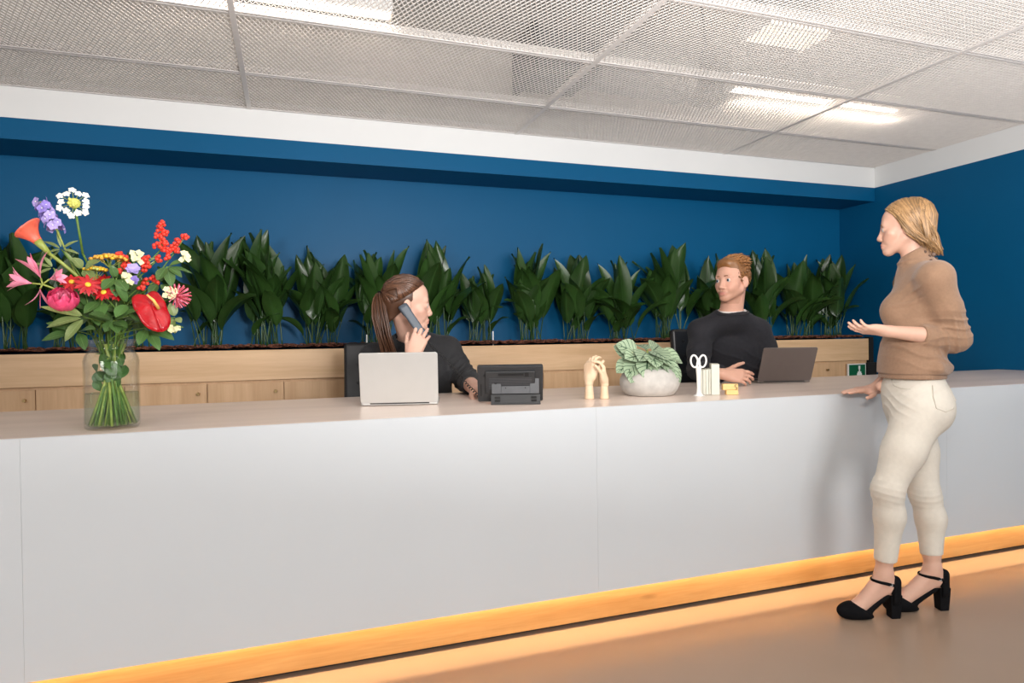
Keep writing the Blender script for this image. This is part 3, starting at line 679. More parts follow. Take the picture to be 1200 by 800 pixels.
# ------------------------------------------------------------------ aspidistra clumps in the planter
def leaf_variant(seed, pet, bl, wd, lean, twist):
    """one leaf with its stalk: rises from the origin, leans out along +x"""
    rr = random.Random(seed); mb = MB()
    L_ = pet + bl; N = 16
    ctr = []
    for i in range(N + 1):
        t = i / N
        ang = lean * (0.25 + 1.05 * t ** 1.5)                       # how far from upright at t
        if i == 0: p = Vector((0, 0, 0))
        else: p = p + Vector((math.sin(ang), 0, math.cos(ang))) * (L_ / N)
        ctr.append((Vector(p), ang))
    k0 = int(N * pet / L_)
    mb.tube([c[0] for c in ctr[:k0 + 2]], [0.0042] * k0 + [0.0038, 0.0028], 6)
    rows = []; nb = N - k0
    for i in range(k0, N + 1):
        t = (i - k0) / nb; c, ang = ctr[i]
        w = max(0.003 if i < N else 0.0006, wd / 2 * math.sin(math.pi * (t ** 0.78)) ** 0.75)
        d = Vector((math.sin(ang), 0, math.cos(ang))); up = Vector((-math.cos(ang), 0, math.sin(ang)))  # upper side faces the clump's middle
        a = twist * t; sd = Vector((0, 1, 0)) * math.cos(a) + up * math.sin(a); nn = up * math.cos(a) - Vector((0, 1, 0)) * math.sin(a)
        rows.append([c + sd * (w * x) + nn * (abs(x) ** 1.3 * w * 0.38 + 0.05 * wd * math.sin(5.5 * t + 2.2 * x + seed)) for x in (-1, -.66, -.33, 0, .33, .66, 1)])
    mb.grid(rows)
    return make_mesh('aspidistra_leaf', mb.v, mb.f, M['aspidistra'], True, mb.uv), ctr[-1][0]
LV = []
for i, (pet, bl, wd, lean, tw) in enumerate(((.27, .43, .150, .10, .5), (.25, .45, .160, .24, -.4), (.23, .43, .17, .42, .3), (.21, .42, .155, .62, -.6), (.19, .38, .150, .86, .5), (.16, .36, .135, 1.1, -.3),
                                             (.28, .45, .130, .16, .9), (.24, .46, .165, .34, -.9), (.16, .34, .13, .70, .2), (.10, .26, .11, 1.15, .4))):
    LV.append(leaf_variant(i, pet, bl, wd, lean, tw))
CLUMPS = [  # u of the base, v of the top, leaves, label
    (8, 262, 17, 'aspidistra clump at the left picture edge, leftmost in the oak planter'),
    (85, 290, 14, 'aspidistra clump in the planter hidden behind the left half of the bouquet'),
    (160, 292, 12, 'aspidistra clump in the planter hidden behind the red anthurium'),
    (246, 268, 18, 'tall aspidistra clump standing just right of the bouquet'),
    (312, 268, 17, 'second tall aspidistra clump right of the bouquet, over the oak board'),
    (378, 290, 16, 'aspidistra clump above the left edge of the first black chair'),
    (441, 286, 15, 'aspidistra clump directly behind the head of the ponytailed woman'),
    (508, 285, 15, 'aspidistra clump right of the ponytailed woman\'s face'),
    (562, 308, 15, 'shorter aspidistra clump standing behind the black desk phone'),
    (622, 286, 16, 'aspidistra clump standing right of the black desk phone'),
    (676, 294, 15, 'aspidistra clump standing above the wooden hand models'),
    (727, 298, 15, 'aspidistra clump above the left half of the concrete pot'),
    (784, 278, 17, 'tallest right hand aspidistra clump, left of the seated man\'s head'),
    (836, 300, 14, 'aspidistra clump hidden behind the seated man\'s head'),
    (892, 292, 16, 'aspidistra clump just right of the seated man\'s shoulder'),
    (938, 300, 16, 'aspidistra clump above the dark grey laptop'),
    (974, 298, 15, 'rightmost aspidistra clump, at the right end of the oak planter'),
]
for ci, (u, v, n, lab) in enumerate(CLUMPS):
    rr = random.Random(100 + ci)
    base = at(u, 405, 4.545); base.z = 1.152
    topz = at(u, v, 4.545).z; H_ = (topz - 1.146) / 0.70
    cl = empty('aspidistra', base, lab, 'plant', 'aspidistra clumps in the oak planter')
    k = 0; tries = 0; n = int(n * 1.45)
    while k < n and tries < 4000:
        tries += 1
        if k < 4: vi = rr.choice((0, 1, 6, 7))
        elif k < n - 5: vi = rr.choice((1, 2, 3, 7, 4, 3, 5))
        else: vi = rr.choice((3, 4, 5, 8, 9))
        az = rr.uniform(0, 2 * math.pi); s = H_ * (rr.uniform(0.86, 1.02) if k < 4 else rr.uniform(0.70, 0.98))
        off = Vector((rr.uniform(-0.10, 0.10), rr.uniform(-0.06, 0.05), 0))
        tip = LV[vi][1] * s; ty = base.y + off.y + tip.x * math.sin(az); tx = base.x + off.x + tip.x * math.cos(az)
        if ty > Y_NICHE - 0.04 or ty < Y_WALL - 0.10 or tx > X_RIGHT - 0.03 or abs(tip.x * math.cos(az)) > 0.34: continue
        if base.y + off.y + tip.x * math.sin(az) + 0.04 > Y_NICHE - 0.02: continue
        o = link('leaf', LV[vi][0], cl, off); o.rotation_euler = (0, 0, az); o.scale = (s, s, s)
        k += 1
# ------------------------------------------------------------------ glass vase with a mixed bouquet
VC = Vector((-0.575, 2.505, ZT))
vr = empty('glass_vase', VC, 'clear glass vase with a flared lip holding the bouquet', 'vase')
RO = 0.083
prof_o = [(0.0, 0), (0.074, 0), (RO - 0.002, 0.006), (RO, 0.02), (RO, 0.226), (RO - 0.004, 0.244), (0.071, 0.258), (0.0655, 0.266), (0.065, 0.275), (0.070, 0.290), (0.079, 0.300)]
prof_i = [(0.076, 0.3005), (0.067, 0.290), (0.0625, 0.275), (0.0632, 0.266), (0.0685, 0.257), (RO - 0.007, 0.243), (RO - 0.003, 0.226), (RO - 0.003, 0.02), (0.072, 0.011), (0.0, 0.010)]
MB().lathe(prof_o + prof_i, VC, 56).build('glass', M['vase'], vr, smooth=True)
MB().lathe([(0.0, 0.0105), (0.071, 0.0115), (RO - 0.0036, 0.0215), (RO - 0.0036, 0.120), (0.0, 0.1205)], VC, 48).build('water', M['water'], vr, smooth=False)
MOUTH = VC + Vector((0, 0, 0.285))
fr = random.Random(21)
YB = 2.47
def stem_path(head, mouth_off, bottom_off, n=12):
    head = Vector(head); m = MOUTH + Vector((mouth_off[0], mouth_off[1], -0.01)); b = VC + Vector((bottom_off[0], bottom_off[1], 0.014))
    k = m + (m - b) * 0.45; k.z = min(k.z, head.z - 0.3 * (head.z - m.z)); 
    return [b.lerp(m, i / 4) for i in range(4)] + bez(m, k, head, n)
_mo = [0]
def flower(name, u, v, y, label, cat='flower', r=0.003, m=None, group=None, nostem=False):
    h = at(u, v, y); i = _mo[0]; _mo[0] += 1
    a = i * 2.399; ro = 0.012 + 0.034 * fr.random()
    mo = (ro * math.cos(a), ro * math.sin(a)); rb_ = 0.045 + 0.028 * fr.random()
    bo = (-rb_ * math.cos(a + 0.5), -rb_ * math.sin(a + 0.5))
    p = stem_path(h, mo, bo)
    root = empty(name, p[0], label, cat, group)
    st = MB().tube(p, r, 7).build('stem', m or M['stem'], root, smooth=True)
    d = (p[-1] - p[-2]).normalized()
    return root, h, d
def petal(mb, c, d, nrm, L_, W_, droop=0.1, n=5, m=3, fold=0.1, shape=0.55): blade(mb, c, d, nrm, L_, W_, droop, fold, n, m, shape)
TOCAM = Vector((0.25, -0.95, 0.15)).normalized()

# calla lily
r, h, d = flower('calla_lily', 58, 297, 2.44, 'coral calla lily with a yellow green tube, at the upper left of the bouquet', r=0.0055, m=M['stem2'])
tp = at(35, 273, 2.43); ax = (tp - h).normalized(); x, y, _ = frame(ax, TOCAM)
MB().tube([h, h.lerp(tp, .35), h.lerp(tp, .62)], [0.006, 0.011, 0.0135], 14).build('tube', M['stem2'], r, smooth=True)
rows = []
for i in range(9):
    t = i / 8; rows.append([])
    for k in range(21):
        a = 2 * math.pi * k / 20; R_ = 0.013 + 0.030 * t ** 1.6 * (1.0 + 0.45 * math.cos(a - 1.2)); back = 0.030 * t ** 3 * (0.4 + 0.6 * math.cos(a - 1.2))
        rows[-1].append(h.lerp(tp, .58) + ax * (0.052 * t * (1 + .35 * math.cos(a - 1.2)) - back * .4) + (x * math.cos(a) + y * math.sin(a)) * R_ * (0.62 + .38 * abs(math.cos(a))))
MB().grid(rows).build('spathe', M['coral'], r, smooth=True, solid=0.0012)
MB().tube([h.lerp(tp, .6), h.lerp(tp, 1.1)], [0.004, 0.002], 8).build('spadix', M['spadix'], r, smooth=True)
# delphinium
r, h, d = flower('delphinium', 65, 266, 2.47, 'violet delphinium spike standing at the upper left of the bouquet', r=0.0028, m=M['stem2'])
t0 = at(66, 270, 2.47); t1_ = at(47, 236, 2.47)
MB().tube([h, t1_], 0.002, 6).build('spike_stem', M['stem2'], r)
for k in range(22):
    t = (k + .5) / 22; c = t0.lerp(t1_, t); a = k * 2.4; o = Vector((math.cos(a), math.sin(a), 0.15)); c = c + o * (0.020 * (1 - .25 * t))
    b = MB()
    for j in range(5):
        aa = j * 1.2566; xx, yy, _ = frame(o, (0, 0, 1)); dd = (xx * math.cos(aa) + yy * math.sin(aa)) + o * .3
        petal(b, c, dd, o, 0.0175, 0.0145, 0.15, 4, 3)
    f_ = b.build('floret', M['violet' if k % 3 else 'purple'], r, smooth=True)
    MB().ball(c + o * 0.003, 0.0022, 6, 4).build('eye', M['petalwhite'], f_)
# white star umbel
r, h, d = flower('star_of_bethlehem', 97, 297, 2.50, 'tall white starry flower head on a straight green stem', r=0.0036)
hd = at(87, 238, 2.48)
MB().tube([h, hd], [0.0036, 0.004], 8).build('upper_stem', M['stem'], r, smooth=True)
MB().ball(hd, 0.019, 12, 8, (1, .8, .9)).build('dome', M['lime'], r, smooth=True)
for k in range(14):
    b = MB(); c = hd + Vector((fr.uniform(-.013, .013), -0.014, fr.uniform(-.012, .013))); b.ball(c, 0.0042, 6, 4); b.build('bud', M['lime'], r, smooth=True)
for k in range(13):
    a = 2 * math.pi * k / 13 + .2; q = 0.036 + 0.009 * (k % 2); c = hd + Vector((math.cos(a) * q, -0.006, math.sin(a) * q * .95))
    fl_ = (TOCAM + Vector((math.cos(a), 0, math.sin(a))) * .5).normalized(); xx, yy, _ = frame(fl_)
    b = MB()
    for j in range(5):
        aa = j * 1.2566 + k; petal(b, c, xx * math.cos(aa) + yy * math.sin(aa), fl_, 0.0125, 0.0085, 0.1, 4, 3)
    f_ = b.build('floret', M['petalwhite'], r, smooth=True)
    MB().tube([hd, c], 0.0009, 5).build('stalk', M['stem2'], f_)
# nerine: three open trumpets and narrow petals
r, h, d = flower('nerine_lily', 50, 333, 2.40, 'pink nerine lily with open trumpets at the left of the bouquet', r=0.003, m=M['stem2'])
for (u, v, y, du, dv, n_) in ((38, 332, 2.40, -30, -6, 6), (48, 326, 2.41, -14, -30, 3), (58, 327, 2.40, 16, -4, 6), (47, 338, 2.40, 0, 24, 2)):
    c = at(u, v, y); e = at(u + du, v + dv, y - 0.015); ax = (e - c).normalized(); xx, yy, _ = frame(ax, TOCAM); Ln = (e - c).length
    tr = MB().tube([h, c], [0.0022, 0.003], 7).build('pedicel', M['stem2'], r, smooth=True)
    for j in range(n_):
        aa = j * 2 * math.pi / n_ + .4; o = xx * math.cos(aa) + yy * math.sin(aa)
        b = MB(); petal(b, c, ax + o * .30, ax * .3 - o, Ln * 1.12, 0.018, 0.30, 7, 5, .12, .6)
        b.build('petal', M['pink'], r, smooth=True)
    for j in range(3): MB().tube([c, c + (ax + Vector((0, 0, .08 * (j - 1)))) * Ln * .9], 0.0006, 4).build('stamen', M['hot2'], r)
# peony
r, h, d = flower('peony', 77, 358, 2.40, 'round bright pink peony low at the left front of the bouquet', r=0.003)
pcn = at(74, 349, 2.40); k = 0
for ring, (nn, op, rad) in enumerate(((4, .10, .022), (5, .32, .033), (6, .60, .040), (7, .95, .044))):
    for j in range(nn):
        a = 2 * math.pi * j / nn + ring * .7; up = (Vector((0, 0, .75)) + TOCAM * .65).normalized(); xx, yy, _ = frame(up)
        o = xx * math.cos(a) + yy * math.sin(a); rows = []
        for i in range(7):
            t = i / 6; th = -0.9 + t * (2.1 - .6 * op); row = []
            for q in range(7):
                ph = (q / 6 - .5) * (1.5) * math.sin(math.pi * min(1, .18 + t * .78)); oo = (o * math.cos(ph) + up.cross(o) * math.sin(ph))
                row.append(pcn - up * .004 + (oo * math.cos(th) * (0.55 + .45 * op) + up * math.sin(th) * (1 - .12 * op)) * rad * (1 + .05 * math.sin(q * 2 + ring)))
            rows.append(row)
        MB().grid(rows).build('petal', M['hot2' if ring < 2 else 'hot'], r, smooth=True)
# red daisies
for (u, v, y, rr_, lab) in ((103, 334, 2.40, .042, 'large red daisy with a yellow eye in the middle of the bouquet'), (84, 331, 2.42, .036, 'red daisy seen edge on above the pink peony'),
                            (122, 343, 2.41, .034, 'red daisy with a small yellow eye, lower middle of the bouquet'), (137, 345, 2.42, .030, 'smallest red daisy, just left of the red anthurium'), (122, 330, 2.47, .032, 'dark red daisy half hidden below the amber yarrow')):
    r, h, d = flower('red_daisy', u, v, y, lab, r=0.0022)
    fc = (TOCAM + Vector((fr.uniform(-.5, .3), 0, fr.uniform(.25, .7)))).normalized(); xx, yy, _ = frame(fc)
    for j in range(20):
        a = j * 2 * math.pi / 20; b = MB(); petal(b, h + fc * .002 * (j % 2), xx * math.cos(a) + yy * math.sin(a) + fc * .12, fc, rr_ * (1 if j % 2 else .85), rr_ * .27, 0.18, 4, 3)
        b.build('petal', M['red' if j % 2 else 'darkred'], r, smooth=True)
    x1_, y1_, _ = frame(fc)
    MB().lathe([(0.0085, 0.0), (0.0085, 0.003), (0.006, 0.005), (0.0, 0.0055)], h + fc * .002, 12, fc).build('eye', M['gold'], r, smooth=True)
# yarrow domes
for (u, v, w, m_, lab) in ((128, 303, .056, 'amber', 'flat topped amber yarrow head in the upper middle of the bouquet'), (112, 318, .034, 'gold', 'small golden yarrow head left below the amber one')):
    r, h, d = flower('yarrow', u, v, 2.47, lab, r=0.0026)
    for k in range(52 if w > .03 else 22):
        rho = w * math.sqrt((k + .5) / (52 if w > .03 else 22)); a = k * 2.4
        c = h + Vector((rho * math.cos(a), rho * math.sin(a) * .8, 0.012 - rho * rho * 5 + fr.uniform(-.003, .003)))
        MB().ball(c, 0.0066, 6, 4, (1, 1, .8)).build('floret', M[m_ if k % 4 else ('gold' if m_ == 'amber' else 'lime')], r, smooth=True)
        if k % 5 == 0: MB().tube([h - Vector((0, 0, .03)), c], 0.0009, 5).build('stalk', M['stem2'], r)
# berry sprigs
for (pts, lab) in ((((190, 262), (188, 268), (193, 272), (186, 277), (191, 281), (195, 286), (184, 287), (190, 291)), 'upright cluster of scarlet berries at the top right of the bouquet'),
                   (((217, 277), (208, 283), (204, 288), (199, 294), (195, 300), (206, 294)), 'arching sprig of scarlet berries at the right of the bouquet'),
                   (((172, 302), (168, 306), (174, 310), (169, 314), (186, 303)), 'small scarlet berry cluster above the red anthurium'),
                   (((140, 296), (146, 302), (143, 310), (150, 312), (139, 318)), 'scarlet berries behind the right edge of the amber yarrow'),
                   (((170, 330), (178, 326), (184, 330), (166, 336)), 'scarlet berries tucked just above the anthurium')):
    y = 2.49; r, h, d = flower('berry_sprig', *pts[-1], y, lab, cat='berries', r=0.0022)
    for (u, v) in pts:
        c = at(u, v, y - .01); MB().tube([h, c], 0.0011, 5).build('twig', M['stem2'], r)
        for q in range(7):
            p_ = c + Vector((fr.uniform(-.009, .009), fr.uniform(-.009, .009), fr.uniform(-.009, .009)))
            MB().ball(p_, 0.0066, 8, 5).build('berry', M['berry'], r, smooth=True)
# anthurium
r, h, d = flower('anthurium', 187, 362, 2.39, 'large glossy red heart shaped anthurium at the right front of the bouquet', r=0.003)
ctr = at(176, 356, 2.375); nx = Vector((0.30, -0.85, 0.42)).normalized(); tip = at(192, 390, 2.345); dn = (tip - ctr); dn = (dn - nx * dn.dot(nx)).normalized(); sd = dn.cross(nx).normalized()
rows = []; NR, NA = 7, 44
def heart(a):                                                       # polar heart: tip at a = 0, notch at a = pi
    return 1.22 * (0.046 + 0.030 * max(0, math.cos(a)) ** 5 * 1.0 + 0.007 * math.cos(2 * (a - math.pi)) - 0.020 * max(0, math.cos(a - math.pi)) ** 10)
for i in range(NR + 1):
    t = i / NR
    rows.append([ctr + (dn * math.cos(2 * math.pi * k / NA) + sd * math.sin(2 * math.pi * k / NA)) * heart(2 * math.pi * k / NA) * max(t, .02) - nx * (0.010 * t * t) + nx * 0.0022 * math.sin(14 * math.pi * k / NA) * t for k in range(NA + 1)])
MB().grid(rows).build('spathe', M['anthurium'], r, smooth=True, solid=0.0015)
s0 = ctr + sd * -0.004 - dn * 0.006
MB().tube([ctr + nx * .004 + dn * -.002 + at(186, 363, 2.37) - at(176, 356, 2.37), at(180, 352, 2.355), at(172, 345, 2.35)], [0.0055, 0.0048, 0.003], 10).build('spadix', M['spadix'], r, smooth=True)
# pincushion, lisianthus, cream clusters
r, h, d = flower('pincushion_protea', 207, 347, 2.44, 'spiky pink pincushion flower at the right edge of the bouquet', r=0.0028)
for k in range(64):
    a = k * 2.4; zc = 1 - 1.35 * (k + .5) / 64; q = math.sqrt(max(0, 1 - zc * zc)); ax = Vector((.8, -.35, .1)).normalized(); xx, yy, _ = frame(ax)
    dd = ax * zc + (xx * math.cos(a) + yy * math.sin(a)) * q
    MB().tube([h, h + dd * .024, h + dd * .042 + ax * .005], [0.0014, 0.0014, 0.0019], 5).build('style', M['pincushion' if k % 3 else 'pink'], r)
for (u, v, y, m_, s, lab) in ((156, 316, 2.44, 'violet', .024, 'lilac blossom in the middle right of the bouquet'), (156, 329, 2.45, 'purple', .020, 'small purple blossom below the lilac one')):
    r, h, d = flower('lilac_blossom', u, v, y, lab, r=0.002)
    for j in range(9):
        a = j * 0.7 * 2; fc = (TOCAM + Vector((0, 0, .5))).normalized(); xx, yy, _ = frame(fc); b = MB()
        petal(b, h + fc * .002 * (j // 5), xx * math.cos(a) + yy * math.sin(a) + fc * (.3 + .3 * (j // 5)), fc, s, s * .8, 0.1, 5, 3); b.build('petal', M[m_], r, smooth=True)
for (u, v, y, n_, lab) in ((200, 345, 2.43, 16, 'cream blossom cluster beside the pink pincushion'), (161, 302, 2.47, 9, 'pale yellow blossoms near the top middle of the bouquet'), (205, 385, 2.42, 10, 'pale green buds below the anthurium at the right of the vase'), (147, 327, 2.43, 8, 'cream buds on a stalk right of the red daisies'),
                           (215, 302, 2.48, 7, 'pale pink buds at the far right of the bouquet')):
    r, h, d = flower('cream_blossom', u, v, y, lab, r=0.002)
    for k in range(n_):
        c = h + Vector((fr.uniform(-.017, .017), fr.uniform(-.012, .006), fr.uniform(-.018, .018)))
        b = MB()
        for j in range(4):
            a = j * 1.571 + k; xx, yy, _ = frame(TOCAM); petal(b, c, xx * math.cos(a) + yy * math.sin(a) + TOCAM * .5, TOCAM, .0110, .0095, .1, 3, 3)
        b.build('blossom', M['creamflower'], r, smooth=True)
        MB().tube([h - Vector((0, 0, .015)), c], 0.0009, 4).build('stalk', M['stem2'], r)
# foliage
def sprig(name, u, v, y, leaves, label, m, L0=.055, W0=.028, group=None):
    r, h, d = flower(name, u, v, y, label, cat='foliage', r=0.0022)
    for (du, dv, dy, k) in leaves:
        e = at(u + du * 1.15, v + dv * 1.15, y + dy); k = k * 1.25; b0 = h + (e - h) * .12; dd = (e - h)
        b = MB(); blade(b, b0, dd, Vector((0, -.5, .85)) + TOCAM * .3, dd.length * 1.0, W0 * k, fr.uniform(.05, .25), .12, 8, 5, .45, 0.02)
        b.build('leaf', m, r, smooth=True)
sprig('leaf_sprig', 100, 372, 2.40, ((-38, 5, -.03, 1), (-42, -12, -.02, .8), (-22, 20, -.03, 1), (-28, -16, .0, .6)), 'pale green leaf sprig spreading left, low under the peony', M['foliage2'])
sprig('leaf_sprig', 92, 388, 2.42, ((-36, 6, -.02, 1.1), (-30, -10, -.01, 1.0), (6, 16, -.05, .9), (14, -4, -.05, 1)), 'grey green leaves hanging over the left lip of the vase', M['foliage'])
sprig('leaf_sprig', 172, 384, 2.42, ((26, 8, -.02, 1.2), (12, 20, -.04, 1), (34, -4, .0, 1), (-8, 14, -.05, 1)), 'green leaves hanging over the right lip of the vase', M['foliage'])
sprig('leaf_sprig', 133, 376, 2.41, ((-20, -10, -.05, 1.1), (20, -12, -.05, 1.2), (4, 10, -.06, 1), (-8, 8, -.05, 1), (12, 4, -.06, .9)), 'dense green leaves at the front centre above the vase', M['foliage'])
sprig('leaf_sprig', 118, 352, 2.44, ((-14, -12, -.03, .9), (14, -14, -.03, 1.2), (0, 14, -.05, 1.2), (-16, 10, -.05, 1)), 'green leaves below the large red daisy', M['foliage'])
sprig('leaf_sprig', 150, 356, 2.42, ((-10, -18, -.03, .9), (10, 14, -.05, 1.1), (-12, 10, -.05, 1.1), (14, -6, -.03, .9)), 'green leaves left of the red anthurium', M['foliage'])
sprig('leaf_sprig', 136, 326, 2.44, ((-14, 8, -.04, 1.1), (10, 10, -.04, 1.2), (-4, -12, -.02, .8), (0, 16, -.04, 1)), 'broad green leaf in the heart of the bouquet', M['foliage'])
sprig('leaf_sprig', 97, 316, 2.45, ((-8, -12, -.02, 1), (14, -10, -.02, 1.2), (10, 8, -.04, 1)), 'soft green leaves below the white starry flower', M['foliage2'])
sprig('leaf_sprig', 196, 312, 2.47, ((14, 8, -.02, .8), (-10, 12, -.03, 1.0), (18, -8, .0, .6), (4, 18, -.03, 1), (24, 4, .0, .5)), 'green leaves below the scarlet berries at the right', M['foliage'])
sprig('leaf_sprig', 186, 332, 2.48, ((16, 10, -.02, 1), (-10, 10, -.02, 1), (6, -14, .0, .8)), 'shadowed green leaves behind the anthurium', M['foliage'])
sprig('fern_sprig', 72, 292, 2.48, ((-16, -10, .0, .35), (-12, 2, -.01, .35), (14, -10, .0, .35), (16, 2, -.01, .35), (-16, 12, .0, .35), (12, 12, .0, .35), (-4, -20, .0, .3)), 'thin leaflets on the delphinium stalk', M['foliage2'])
sprig('fern_sprig', 62, 314, 2.46, ((-18, -6, -.01, .4), (-14, 4, -.01, .4), (-8, -12, -.01, .35), (10, 8, -.01, .4)), 'pale narrow leaflets left of the calla stalk', M['foliage2'])
sprig('leaf_sprig', 205, 372, 2.44, ((-8, 12, -.02, .9), (6, 4, -.01, .7), (-4, -14, -.01, .9)), 'green leaves at the right edge under the pincushion', M['foliage2'])
for i_, (u, v, y, lab) in enumerate(((108, 362, 2.46, 'left'), (124, 372, 2.50, 'centre left'), (142, 366, 2.47, 'centre'), (160, 374, 2.50, 'centre right'), (178, 370, 2.52, 'right'), (116, 340, 2.53, 'upper left'), (150, 342, 2.52, 'upper right'), (96, 345, 2.52, 'far left'))):
    sprig('leaf_sprig', u, v, y, [(fr.uniform(-22, 22), fr.uniform(-16, 16), fr.uniform(-.05, .02), fr.uniform(.8, 1.15)) for _ in range(6)], 'dark green filler leaves deep in the bouquet, ' + lab + ' of its core', M['foliage'])
# leaves and foliage pressed inside the glass
for k in range(22):
    a = k * 2.4; q = .018 + .034 * ((k * 7) % 10) / 10; c = VC + Vector((q * math.cos(a), q * math.sin(a), 0.272 - 0.020 * (k % 6)))
    rt = empty('leaf_cluster', c, 'green leaves crowded inside the neck of the glass vase', 'foliage', 'leaves inside the vase neck')
    for q_ in range(3):
        b = MB(); dd = Vector((-c.x + VC.x + fr.uniform(-.04, .04), -c.y + VC.y + fr.uniform(-.04, .02), -.045 + fr.uniform(-.02, .06))); blade(b, c, dd, Vector((fr.uniform(-.3, .3), -1, .2)), fr.uniform(.040, .058), .032, .1, .15, 6, 5, .5, .03); b.build('leaf', M['foliage'], rt, smooth=True)
for k in range(24):
    a = k * 2.399; r0, r1 = 0.072 * math.sqrt((k % 12 + 1) / 12), 0.04 * math.sqrt((k % 5 + 1) / 5)
    p0 = VC + Vector((r0 * math.cos(a), r0 * math.sin(a), .0135)); p1 = VC + Vector((-r1 * math.cos(a + .4), -r1 * math.sin(a + .4), .285))
    st = MB().tube([p0.lerp(p1, i / 6) for i in range(7)], 0.0042 if k % 3 else .0055, 8).build('cut_stem', M['stem2' if k % 2 else 'stem'], smooth=True)
    tag(st, 'thick cut flower stem standing in the water of the glass vase', 'stem', 'cut stems in the vase')
# artist's wooden hands are built with the figures below
# ------------------------------------------------------------------ smooth bodies: distance fields meshed as one surface
def V3(*a): return np.array(a, dtype=np.float64)
class Cone:                                                         # tapered capsule, optionally flattened across `flat` axis
    def __init__(s, a, b, ra, rb, k=0.015, op=1):
        s.a, s.b, s.ra, s.rb, s.k, s.op = np.array(a, float), np.array(b, float), ra, rb, k, op
        s.c = (s.a + s.b) / 2; s.r = np.linalg.norm(s.b - s.a) / 2 + max(ra, rb)
    def ev(s, p):
        ba = s.b - s.a; pa = p - s.a; t = np.clip(pa @ ba / max(ba @ ba, 1e-12), 0, 1)
        return np.linalg.norm(pa - t[:, None] * ba, axis=1) - (s.ra + (s.rb - s.ra) * t)
class Ell:
    def __init__(s, c, R, rad, k=0.02, op=1):
        s.c, s.R, s.rad, s.k, s.op = np.array(c, float), np.array(R, float), np.array(rad, float), k, op; s.r = max(rad)
    def ev(s, p):
        q = (p - s.c) @ s.R
        k0 = np.linalg.norm(q / s.rad, axis=1); k1 = np.linalg.norm(q / s.rad ** 2, axis=1)
        return k0 * (k0 - 1) / np.maximum(k1, 1e-9)
class Box:
    def __init__(s, c, R, half, rr=0.004, k=0.004, op=1):
        s.c, s.R, s.h, s.rr, s.k, s.op = np.array(c, float), np.array(R, float), np.array(half, float), rr, k, op; s.r = np.linalg.norm(half) + rr
    def ev(s, p):
        q = np.abs((p - s.c) @ s.R) - s.h + s.rr
        return np.linalg.norm(np.maximum(q, 0), axis=1) + np.minimum(q.max(axis=1), 0) - s.rr
class Grp:                                                          # some shapes, cut by planes (n, point): keeps the side n points away from
    def __init__(s, prims, cuts=(), k=0.01, op=1, kc=0.004):
        s.p, s.cuts, s.k, s.op, s.kc = prims, [(np.array(n, float) / np.linalg.norm(n), np.array(c, float)) for n, c in cuts], k, op, kc
        lo = np.min([q.c - q.r for q in prims], axis=0); hi = np.max([q.c + q.r for q in prims], axis=0)
        s.c = (lo + hi) / 2; s.r = np.linalg.norm(hi - lo) / 2
    def ev(s, p):
        d = fold(s.p, p)
        for n, c in s.cuts: d = smax(d, (p - c) @ n, s.kc)
        return d
def smin(a, b, k):
    h = np.clip(0.5 + 0.5 * (b - a) / k, 0, 1); return b * (1 - h) + a * h - k * h * (1 - h)
def smax(a, b, k): return -smin(-a, -b, k)
def fold(prims, p):
    d = np.full(len(p), 1.0)
    for q in prims:
        e = q.ev(p)
        d = smin(d, e, q.k) if q.op > 0 else smax(d, -e, q.k)
    return d
